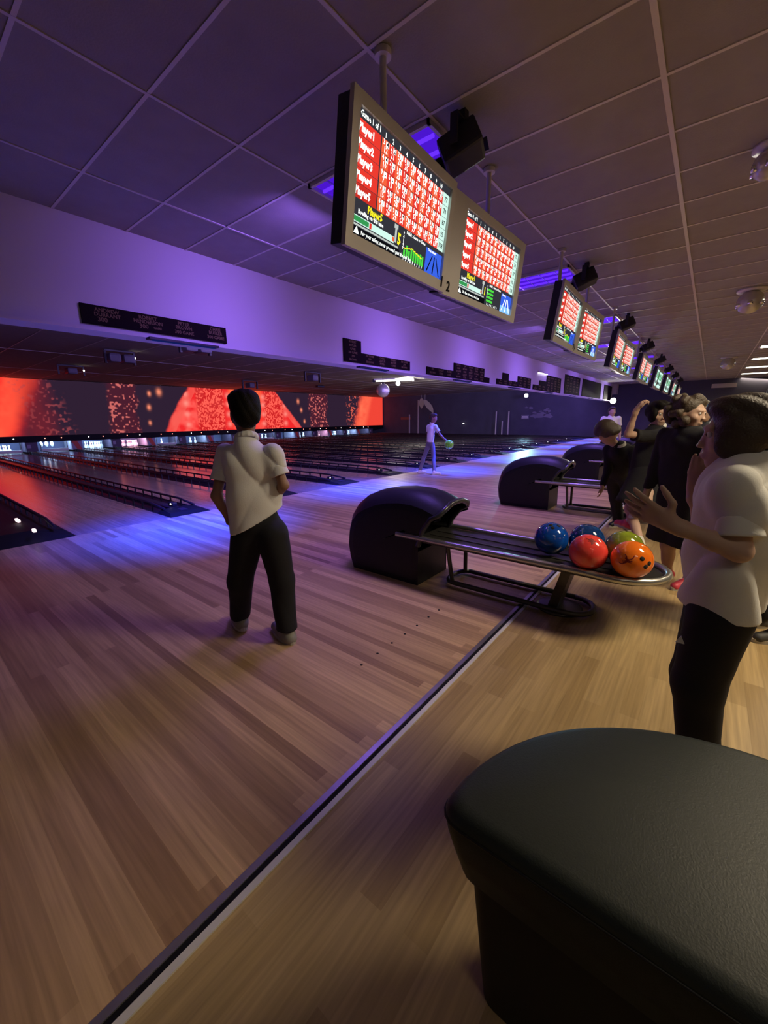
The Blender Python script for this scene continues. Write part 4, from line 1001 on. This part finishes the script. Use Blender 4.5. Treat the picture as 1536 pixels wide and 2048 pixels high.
def shoe(parent, ankle, toe, msh, s=1.0, extras=None, lift=0.0):
    ankle = np.array(ankle, float); toe = np.array(toe, float); d = toe - ankle; d[2] = 0; d = unit(d); g = toe[2] - .0
    z0 = ankle[2] - .075 * s
    heel = ankle - d * .03 * s; heel[2] = z0 + .032 * s; tp = ankle + d * .135 * s; tp[2] = toe[2] + .028 * s
    S = Sculpt(.006 * max(1, s)); up = V(0, 0, 1)
    S.chain([heel, (heel + tp) / 2 + up * .008, tp], [.036 * s, .038 * s, .030 * s], .02); S.cap(ankle + up * .005, ankle - up * .03 * s, .036 * s, .040 * s, .02)
    o = S.build('shoe', msh, parent, parent.location)
    b = MB(); sd = np.cross(d, up); pts = []
    ring = []
    for i in range(20):
        a = 2 * PI * i / 20; c_ = (heel + tp) / 2; L_ = np.linalg.norm(tp - heel) / 2 + .036 * s
        w_ = .040 * s * (1 - .12 * math.cos(a)) ; p = c_ + d * math.cos(a) * L_ + sd * math.sin(a) * w_
        frac = (math.cos(a) + 1) / 2; zz = (z0) * (1 - frac) + (toe[2] - .0) * frac
        ring.append((p[0], p[1], zz))
    lo_ = [tuple(np.array(p) - np.array(parent.location)) for p in ring]; hi_ = [(p[0], p[1], p[2] + .024 * s) for p in lo_]
    b.add(lo_ + hi_, [tuple(range(20))[::-1], tuple(range(20, 40))] + [(i, (i + 1) % 20, 20 + (i + 1) % 20, 20 + i) for i in range(20)])
    b.build('sole', M['sole'], o)
    return o

def person(label, J, st, cell=.008, group=None):
    """J: joints in room coordinates; st: what is worn"""
    base = V(J['pelvis'][0], J['pelvis'][1], 0)
    t = thing('person', label, 'person', tuple(base), group=group); OR = np.array(t.location)
    g = {k: np.array(v, float) for k, v in J.items()}
    f = unit(np.array(st['face'], float)); bf = unit(np.array(st.get('front', st['face']), float)); s = st.get('hs', 1.0); u = st.get('u', 1.0)
    hu = np.array(st.get('hup', (0, 0, 1)), float)
    skin = st.get('skin', M['skinC'])
    S = Sculpt(cell)
    F, L = head(S, g['head'], f, hu, s)
    S.cap(g['neck'] - V(0, 0, .02), g['head'] + (-f * .01 - V(0, 0, .05)) * s, .040 * u, .040 * u, .03)
    fl = (bf, .68)
    S.chain([g['neck'] - V(0, 0, .09) * u, (g['neck'] + g['pelvis']) / 2, g['pelvis']], [.060 * u, .080 * u, .085 * u], .03, fl)
    S.cap(g['shL'], g['shR'], .030 * u, .030 * u, .03)
    for q in 'LR':
        S.chain([g['sh' + q], g['el' + q], g['wr' + q]], [.036 * u, .029 * u, .021 * u], .018)
        S.cap(g['el' + q], g['el' + q] * .6 + g['wr' + q] * .4, .028 * u, .027 * u, .015)
        if 'h' + q in st:
            hh = st['h' + q]; hand(S, g['wr' + q], hh[0], hh[1], hh[2], **(hh[3] if len(hh) > 3 else {}))
        S.chain([g['hip' + q], g['kn' + q], g['an' + q]], [.060 * u, .045 * u, .030 * u], .03)
        S.cap(g['kn' + q] * .65 + g['an' + q] * .35 - bf * .008, g['kn' + q] * .4 + g['an' + q] * .6, .040 * u, .034 * u, .02)
        S.cap(g['an' + q], g['an' + q] + unit(g['toe' + q] - g['an' + q]) * .04, .026 * u, .026 * u, .02)
    S.build('body', skin, t, OR)
    if st.get('eyes'):
        for x in (-1, 1):
            c = L(x * .030, .0725, .008)
            o = MB().add(*uvsphere(tuple(c - OR), .0105 * s, 12, 8), smooth=True).build('eye', M['eye'], t)
            MB().add(*uvsphere(tuple(c + f * .0058 * s - OR), .0065 * s, 10, 8), smooth=True).build('iris', M['iris'], o)
    # ---- hair
    H = Sculpt(max(.006, cell * .9)); hs = st.get('hair', 'short')
    LL = lambda x, y, z: L(x, y, z)
    H.ell(LL(0, -.022, .040), V(.079, .090, .080) * s, F, .02)
    if hs == 'short':
        H.ell(LL(0, -.055, -.005), V(.070, .060, .070) * s, F, .03); H.ell(LL(0, .040, .085), V(.060, .045, .030) * s, F, .03)
        H.ell(LL(0, .075, .0), V(.075, .055, .062) * s, F, .015, sub=True)
        if st.get('flat'): H.ell(LL(0, -.015, .088), V(.078, .080, .042) * s, F, .03)
    if hs == 'bob':
        H.ell(LL(0, -.066, .015), V(.082, .060, .070) * s, F, .03); H.ell(LL(.060, .012, -.01), V(.028, .055, .062) * s, F, .03); H.ell(LL(-.060, .012, -.01), V(.028, .055, .062) * s, F, .03)
        H.ell(LL(0, .100, -.015), V(.050, .055, .065) * s, F, .015, sub=True); H.ell(LL(0, .035, .088), V(.06, .05, .028) * s, F, .03)
    if hs == 'curly':
        rs = np.random.RandomState(int(abs(g['head'][0] * 100)))
        for i in range(70):
            v = unit(rs.randn(3)); 
            if v[1] > .45 and v[2] < .45: continue
            H.ell(LL(v[0] * .098, v[1] * .100 - .03, v[2] * .105 + .02), V(.026, .026, .026) * s * (.8 + .5 * rs.rand()), F, .012)
        H.ell(LL(0, .10, -.02), V(.055, .05, .06) * s, F, .015, sub=True)
    if hs == 'bun':
        H.ell(LL(0, -.055, .0), V(.072, .060, .075) * s, F, .03); H.ell(LL(0, -.05, .135), V(.042, .042, .034) * s, F, .012); H.ell(LL(0, .085, -.005), V(.065, .055, .07) * s, F, .015, sub=True)
    if hs == 'ponytail':
        H.ell(LL(0, -.055, .0), V(.072, .060, .075) * s, F, .03); H.chain([LL(0, -.11, .03), LL(0, -.15, -.03), LL(0, -.14, -.12)], [.022 * s, .03 * s, .012 * s], .02); H.ell(LL(0, .085, -.005), V(.065, .055, .07) * s, F, .015, sub=True)
    H.folds = folds((.0022 if hs != 'bob' else .005) * s, 130 if hs != 'bob' else 90, .5); H.build('hair', st.get('hairmat', M['hairdark']), t, OR)
    # ---- top
    tm = st.get('top', M['shirt']); T = Sculpt(cell)
    chest = g['neck'] * .72 + g['pelvis'] * .28; waist = g['neck'] * .35 + g['pelvis'] * .65; hem = g.get('hem', g['pelvis'] - V(0, 0, .02) * u)
    ax = unit(g['neck'] - g['pelvis'])
    tk = st.get('loose', 1.0)
    lat = np.cross(bf, V(0, 0, 1)) * .036 * u * st.get('wide', 1.0)
    for s_ in (-1, 1): T.chain([chest + lat * s_, waist + lat * s_, hem - ax * .05 + lat * s_], [.108 * u * tk, .106 * u * tk, .114 * u * tk], .04, (bf, .78))
    T.cap(g['shL'] - V(0, 0, .012), g['shR'] - V(0, 0, .012), .050 * u, .050 * u, .05); T.cap(g['neck'] - V(0, 0, .085) * u, g['pelvis'] * .35 + g['neck'] * .65, .075 * u, .09 * u, .04); T.cap(g['neck'] - ax * .012, chest, .056 * u, .085 * u, .05)
    sl = st.get('sleeve', .55)
    for q in 'LR':
        e = g['el' + q]; sh = g['sh' + q]
        if sl <= 1:
            T.cap(sh, sh + (e - sh) * sl - unit(e - sh) * .018, .050 * u, .052 * u, .03)
        else:
            wv = g['el' + q] + (g['wr' + q] - g['el' + q]) * .92; T.chain([sh, e, wv], [.050 * u, .043 * u, .034 * u], .02)
    T.folds = folds(st.get('fold', .0045), st.get('fr', 24), st.get('seed', 1.0)); T.cut(hem, st.get('hemn', -ax))
    T.build('polo_shirt' if sl < 1 else 'jumper', tm, t, OR)
    if sl <= 1:   # cuffs
        for q in 'LR':
            e = g['el' + q]; sh = g['sh' + q]; dd = unit(e - sh); c = sh + (e - sh) * sl + dd * .030 * u
            K = Sculpt(cell * .8); K.cap(c - dd * .05, c + dd * .01, .050 * u, .061 * u, .01); K.cut(c, dd); K.cut(c - dd * .055, -dd); K.build('cuff', tm, t, OR)
    if st.get('collar', True):
        K = Sculpt(cell * .8); cc = g['neck'] - V(0, 0, .006); sd = np.cross(bf, V(0, 0, 1)); ring = [cc + (sd * math.cos(a) * .056 + bf * math.sin(a) * .052) * u + V(0, 0, .018 - .022 * math.sin(a)) for a in np.linspace(PI * .5 + .25, PI * 2.5 - .25, 15)]
        K.chain(ring, [.011 * u] * 15, .006); K.chain([p - V(0, 0, .016) + unit(p - cc) * .007 for p in ring], [.009 * u] * 15, .008)
        K.build('collar', st.get('collarmat', tm), t, OR)
    # ---- bottoms
    bmx = st.get('bottom', M['trouser']); B = Sculpt(cell); kind = st.get('legs', 'trousers')
    lw = st.get('legw', 1.12)
    for s_ in (-.6, .6): B.chain([hem + ax * .05 + lat * s_, g['pelvis'] + lat * s_], [.100 * u, .104 * u], .04, (bf, .82))
    for q in 'LR':
        hp, kn, an = g['hip' + q], g['kn' + q], g['an' + q]
        if kind == 'trousers':
            B.chain([hp, kn, an + (kn - an) * .06], [.084 * u * lw, .064 * u * lw, .056 * u * lw], .025)
        elif kind == 'shorts': B.chain([hp, kn * .8 + hp * .2], [.082 * u, .068 * u], .03)
    if kind == 'skirt':
        km = (g['knL'] + g['knR']) / 2 * .9 + g['pelvis'] * .1
        for s_ in (-1, 1): B.cap(g['pelvis'] + lat * s_, km + lat * s_ * 1.6, .105 * u, .135 * u, .05)
        B.cut(km, (0, 0, -1))
    B.folds = folds(.005, 20, 2.3)
    if kind == 'trousers':
        for q in 'LR': B.cut(g['an' + q] - V(0, 0, .03), (0, 0, -1)) if g['anL'][2] < .12 and g['anR'][2] < .12 and q == 'L' else None
    B.build({'trousers': 'trousers', 'shorts': 'shorts', 'skirt': 'skirt'}[kind], bmx, t, OR)
    for q in 'LR':
        if st.get('socks'):
            K = Sculpt(cell); K.cap(g['an' + q] + (g['kn' + q] - g['an' + q]) * .05, g['an' + q] + (g['kn' + q] - g['an' + q]) * .30, .036 * u, .040 * u, .01); K.build('sock', M['sock'], t, OR)
        shoe(t, g['an' + q], g['toe' + q], st.get('shoe', M['shoe']), st.get('ss', 1.0))
    return t, L, F

# ---- boy walking up to the lane, seen from behind
JA = dict(head=at((490, 830), 2.34), neck=at((493, 877), 2.33), pelvis=at((520, 1050), 2.33), hem=at((512, 1042), 2.33),
          shL=at((450, 908), 2.40), shR=at((545, 908), 2.27), elL=at((433, 992), 2.36), elR=at((567, 970), 2.25),
          wrL=at((460, 1042), 2.42), wrR=at((545, 1000), 2.45), hipL=at((495, 1072), 2.36), hipR=at((545, 1068), 2.30),
          knL=at((481, 1162), 2.42), knR=at((563, 1160), 2.30), anL=at((480, 1230), 2.50), anR=at((573, 1243), 2.27))
JA['anL'][2] = .105; JA['anR'][2] = .075
JA['toeL'] = JA['anL'] + V(.05, .14, 0); JA['toeL'][2] = .012; JA['toeR'] = JA['anR'] + V(.03, .15, 0); JA['toeR'][2] = .0
fA = V(.42, .90, 0)
ta, _, _ = person('boy seen from behind in white polo and black trousers walking to the lane', JA,
       dict(face=(.42, .90, -.12), front=fA, hs=1.0, u=.92, skin=M['skinA'], hair='short', flat=True, top=M['shirt'], sleeve=.52, hL=((.5, .6, .1), (.7, -.5, .2), (0, 0, 1)), hR=((-.3, .8, .1), (-.7, -.4, .2), (0, 0, 1)), seed=1.7, fold=.010, loose=1.02, wide=1.2, legw=1.2, hemn=(.42, -.27, -1), ss=1.12, shoe=mat('grey trainer', (.22, .21, .19), .6)), cell=.007)
q = at((578, 1262), 2.235) - np.array(ta.location)
MB().box(tuple(q), (.02, .014, .03), bev=.003).build('heel_tab', M['lime'], ta)

# ---- child with the green ball far up the approach
DB = 9.85
JB = dict(head=at((867, 836), DB), neck=at((864, 848), DB), pelvis=at((860, 885), DB), hem=at((860, 884), DB),
          shL=at((857, 853), DB + .05), shR=at((871, 853), DB - .05), elL=at((856, 868), DB + .12), elR=at((880, 869), DB - .12), wrL=at((862, 880), DB + .15), wrR=at((891, 880), DB - .18),
          hipL=at((857, 890), DB), hipR=at((865, 890), DB), knL=at((848, 914), DB + .05), knR=at((867, 915), DB - .1), anL=onz((840, 941), .07), anR=onz((868, 944), .07))
JB['toeL'] = JB['anL'] + V(.08, -.06, 0); JB['toeR'] = JB['anR'] + V(.10, -.08, 0); JB['toeL'][2] = JB['toeR'][2] = 0
M['bluewhite'] = M['shirt']
person('child in white shirt on the approach holding out a green ball', JB, dict(face=(.35, -.9, -.15), front=(.45, -.85, 0), hs=.92, u=.86, skin=M['skinA'], hair='short', hairmat=M['hairbrown'], legs='trousers', bottom=M['greyshort'], shoe=M['white_pl'], hR=((.2, -.6, -.5), (.4, .1, -.6), (0, 0, 1)), seed=.4, legw=.82), cell=.012)
qb = at((898, 889), DB - .2)
ball('bright green bowling ball held by the child on the approach', qb, ball_mat('lime ball', (.16, .60, .03), (.35, .85, .10), 5), (.2, -.2, 1), group=None)

# ---- person clapping at the edge of the rack, white polo
DC = 1.60
JC = dict(head=at((1480, 872), DC + .02), neck=at((1490, 926), DC), pelvis=at((1440, 1190), DC), hem=at((1440, 1208), DC),
          shL=at((1478, 972), DC - .13), shR=at((1446, 956), DC + .16), elL=at((1478, 1102), DC - .17), wrL=at((1348, 1050), DC - .20),
          elR=at((1405, 1100), DC + .13), wrR=at((1392, 985), DC + .10),
          hipL=at((1440, 1225), DC - .07), hipR=at((1430, 1225), DC + .08), knL=at((1395, 1370), DC - .07), knR=at((1388, 1350), DC + .10))
for q_ in 'LR':
    k_ = JC['kn' + q_]; JC['an' + q_] = V(k_[0] + .0, k_[1] - .05, .075); JC['toe' + q_] = V(k_[0], k_[1] + .09, 0)
up_ = V(0, 0, 1)
dl = unit(at((1290, 1020), DC - .2) - at((1352, 1052), DC - .20))
tc_, Lc, Fc = person('person in white polo clapping beside the ball rack', JC,
       dict(face=(-.08, 1, -.05), front=(-.05, 1, 0), hs=1.0, u=.94, skin=M['skinC'], hair='bob', hairmat=M['hairbrown'], top=M['shirtc'], sleeve=.62, eyes=True,
            hL=(dl, (.9, .1, .5), (-.1, .1, 1), dict(L=.172, curl=(.06, .10, .14, .18), spread=.16, thumb=1.1)),
            hR=((0, -.06, 1), (-.6, -.25, 0), (0, -1, 0), dict(L=.178, curl=(.05, .06, .08, .1), spread=.05, thumb=.45)), seed=3.1, fold=.017, fr=38, loose=1.10, wide=.9, legw=1.1), cell=.0055)
q = at((1361, 1280), DC - .165) - np.array(tc_.location)
MB().prism([(-.011, -.010), (.012, -.010), (.0, .014)], 'x', -.002, .002).build('white_emblem', M['sock'], tc_, tuple(q))

# ---- group behind the rack
def standing(hd, feet, H, front, **over):
    """upright pose built from a head place and a floor place"""
    hd = np.array(hd, float); feet = V(feet[0], feet[1], 0); fr = unit(V(front[0], front[1], 0)); sd = V(fr[1], -fr[0], 0)   # sd: towards the right hand
    ax = lambda t_: feet + (V(hd[0], hd[1], 0) - feet) * t_
    z = lambda v: V(0, 0, v * H)
    J = dict(head=hd, neck=V(hd[0], hd[1], hd[2] - .105 * H / 1.4) - fr * .01, pelvis=ax(.45) + z(.50))
    n = J['neck']
    for q, s in (('L', -1), ('R', 1)):
        J['sh' + q] = n + sd * s * .115 * H - z(.025); J['el' + q] = J['sh' + q] + sd * s * .035 * H - z(.175); J['wr' + q] = J['el' + q] + fr * .04 * H - z(.15)
        J['hip' + q] = J['pelvis'] + sd * s * .055 * H - z(.02); J['kn' + q] = ax(.2) + sd * s * .06 * H + z(.27) + fr * .01; J['an' + q] = feet + sd * s * .065 * H + V(0, 0, .075); J['toe' + q] = feet + sd * s * .075 * H + fr * .14
    J['hem'] = J['pelvis'] - z(.0)
    for k_, v in over.items(): J[k_] = np.array(v, float)
    return J
# girl with raised arm and pink shoes
hE = at((1317, 828), 4.55)
J = standing(hE, (hE[0] - .02, hE[1] + .05), 1.48, (-1, .35), elR=at((1256, 868), 4.3), wrR=at((1272, 822), 4.25), shR=at((1284, 872), 4.4))
J['knL'] = at((1292, 1002), 4.35); J['anL'] = at((1258, 1043), 4.5); J['toeL'] = at((1232, 1050), 4.6); J['anR'] = at((1292, 1066), 4.2); J['anR'][2] = .075; J['toeR'] = J['anR'] + V(-.14, .06, 0); J['toeR'][2] = 0
person('girl in black dress with pink shoes holding one bare arm up, fingers curled', J, dict(face=(-.80, -.6, -.15), front=(-.95, .1, 0), hs=1.0, u=1.0, hair='bob', hairmat=M['hairdark'], top=M['blackcloth'], sleeve=.35, collarmat=M['sock'], legs='skirt', bottom=M['blackcloth'], socks=True, shoe=M['pinkshoe'], eyes=True,
       hR=(unit(at((1286, 798), 4.25) - at((1272, 822), 4.25)), (.3, -.9, 0), (-.3, .8, 0), dict(L=.17, curl=(.75, .7, .6, .55), thumb=.5)),
       hL=((0, 0, -1), (.4, -.6, 0), (-.4, .5, 0))), cell=.009)
# woman with curly hair, long black dress
q_ = onz((1352, 1168)); hF = at((1379, 828), 3.62)
J = standing(hF, (q_[0] + .04, q_[1] + .0), 1.52, (-.75, .65))
J['knL'][2] -= .12; J['knR'][2] -= .12
person('girl with big curly hair in a long black dress, arms down', J, dict(face=(-.35, -.9, -.1), front=(-.75, .65, 0), hs=1.02, u=1.12, hair='curly', hairmat=M['haircurl'], top=M['blackcloth'], sleeve=1.5, collarmat=M['blackcloth'], legs='skirt', bottom=M['blackcloth'], socks=False, shoe=M['pinkshoe'], eyes=True, loose=1.15, wide=1.5,
       hL=((0, 0, -1), (.4, -.6, 0), (-.4, .5, 0)), hR=((0, 0, -1), (.4, -.6, 0), (-.4, .5, 0))), cell=.009)
# child bending its head
hG = at((1214, 866), 4.9); fG = onz((1240, 1054))
J = standing(hG, (fG[0] + .03, fG[1] - .05), 1.34, (-.8, .25)); J['neck'] = at((1238, 890), 4.92)
for q in 'LR':
    s_ = -1 if q == 'L' else 1; sd_ = V(.25, .8, 0) / .84
    J['sh' + q] = J['neck'] + sd_ * s_ * .13 + V(.03, -.02, -.05); J['el' + q] = J['sh' + q] + V(-.02, -.02, -.22); J['wr' + q] = J['el' + q] + V(-.10, .02, -.17)
person('small child in black bending its brown haired head down by the rack', J, dict(face=(-.05, -.75, -.55), front=(-.8, .25, 0), hup=(-.6, -.2, .7), hs=1.2, loose=1.15, u=.92, hair='short', hairmat=M['hairbrown'], top=M['blackcloth'], sleeve=1.5, shoe=M['blackshoe'], collarmat=M['sock'],
       hL=((-.2, 0, -1), (0, 1, 0), (-1, 0, 0)), hR=((-.2, 0, -1), (0, 1, 0), (-1, 0, 0))), cell=.010)
# far person in pale blue shirt
hH = at((1224, 824), 11.3)
J = standing(V(hH[0], hH[1], 1.40), (hH[0], hH[1]), 1.52, (-.8, -.5))
person('distant person in a pale shirt under the dazzling spotlight', J, dict(face=(-.8, -.5, 0), hs=1.0, u=1.0, hair='short', hairmat=M['hairbrown'], top=M['shirt'], shoe=M['shoe']), cell=.016)
# person cut by the picture edge
hI = at((1512, 836), 3.1); fI = onz((1515, 1262))
J = standing(V(hI[0], hI[1] - .02, hI[2]), (fI[0], fI[1] - .05), 1.46, (-.5, .85))
person('person in black with hair tied in a bun standing behind the clapping one', J, dict(face=(-.4, .9, 0), front=(-.4, .9, 0), hs=1.05, u=1.0, hair='bun', hairmat=M['haircurl'], top=M['blackcloth'], sleeve=1.5, shoe=M['shoe'],
       hL=((0, 0, -1), (.4, -.6, 0), (-.4, .5, 0)), hR=((0, 0, -1), (.4, -.6, 0), (-.4, .5, 0))), cell=.010)
# person behind, pale face and yellow collar
hK = at((1404, 822), 5.2)
J = standing(hK, (hK[0], hK[1]), 1.47, (-.7, -.7))
person('person in dark jumper with pale lime collar behind the curly haired girl', J, dict(face=(-.6, -.7, 0), front=(-.7, -.7, 0), hs=1.0, u=1.0, hair='ponytail', hairmat=M['hairbrown'], top=M['navy'], sleeve=1.5, shoe=M['shoe'], collarmat=mat('lime collar', (.50, .55, .28), .8),
       hL=((0, 0, -1), (.4, -.6, 0), (-.4, .5, 0)), hR=((0, 0, -1), (.4, -.6, 0), (-.4, .5, 0))), cell=.012)
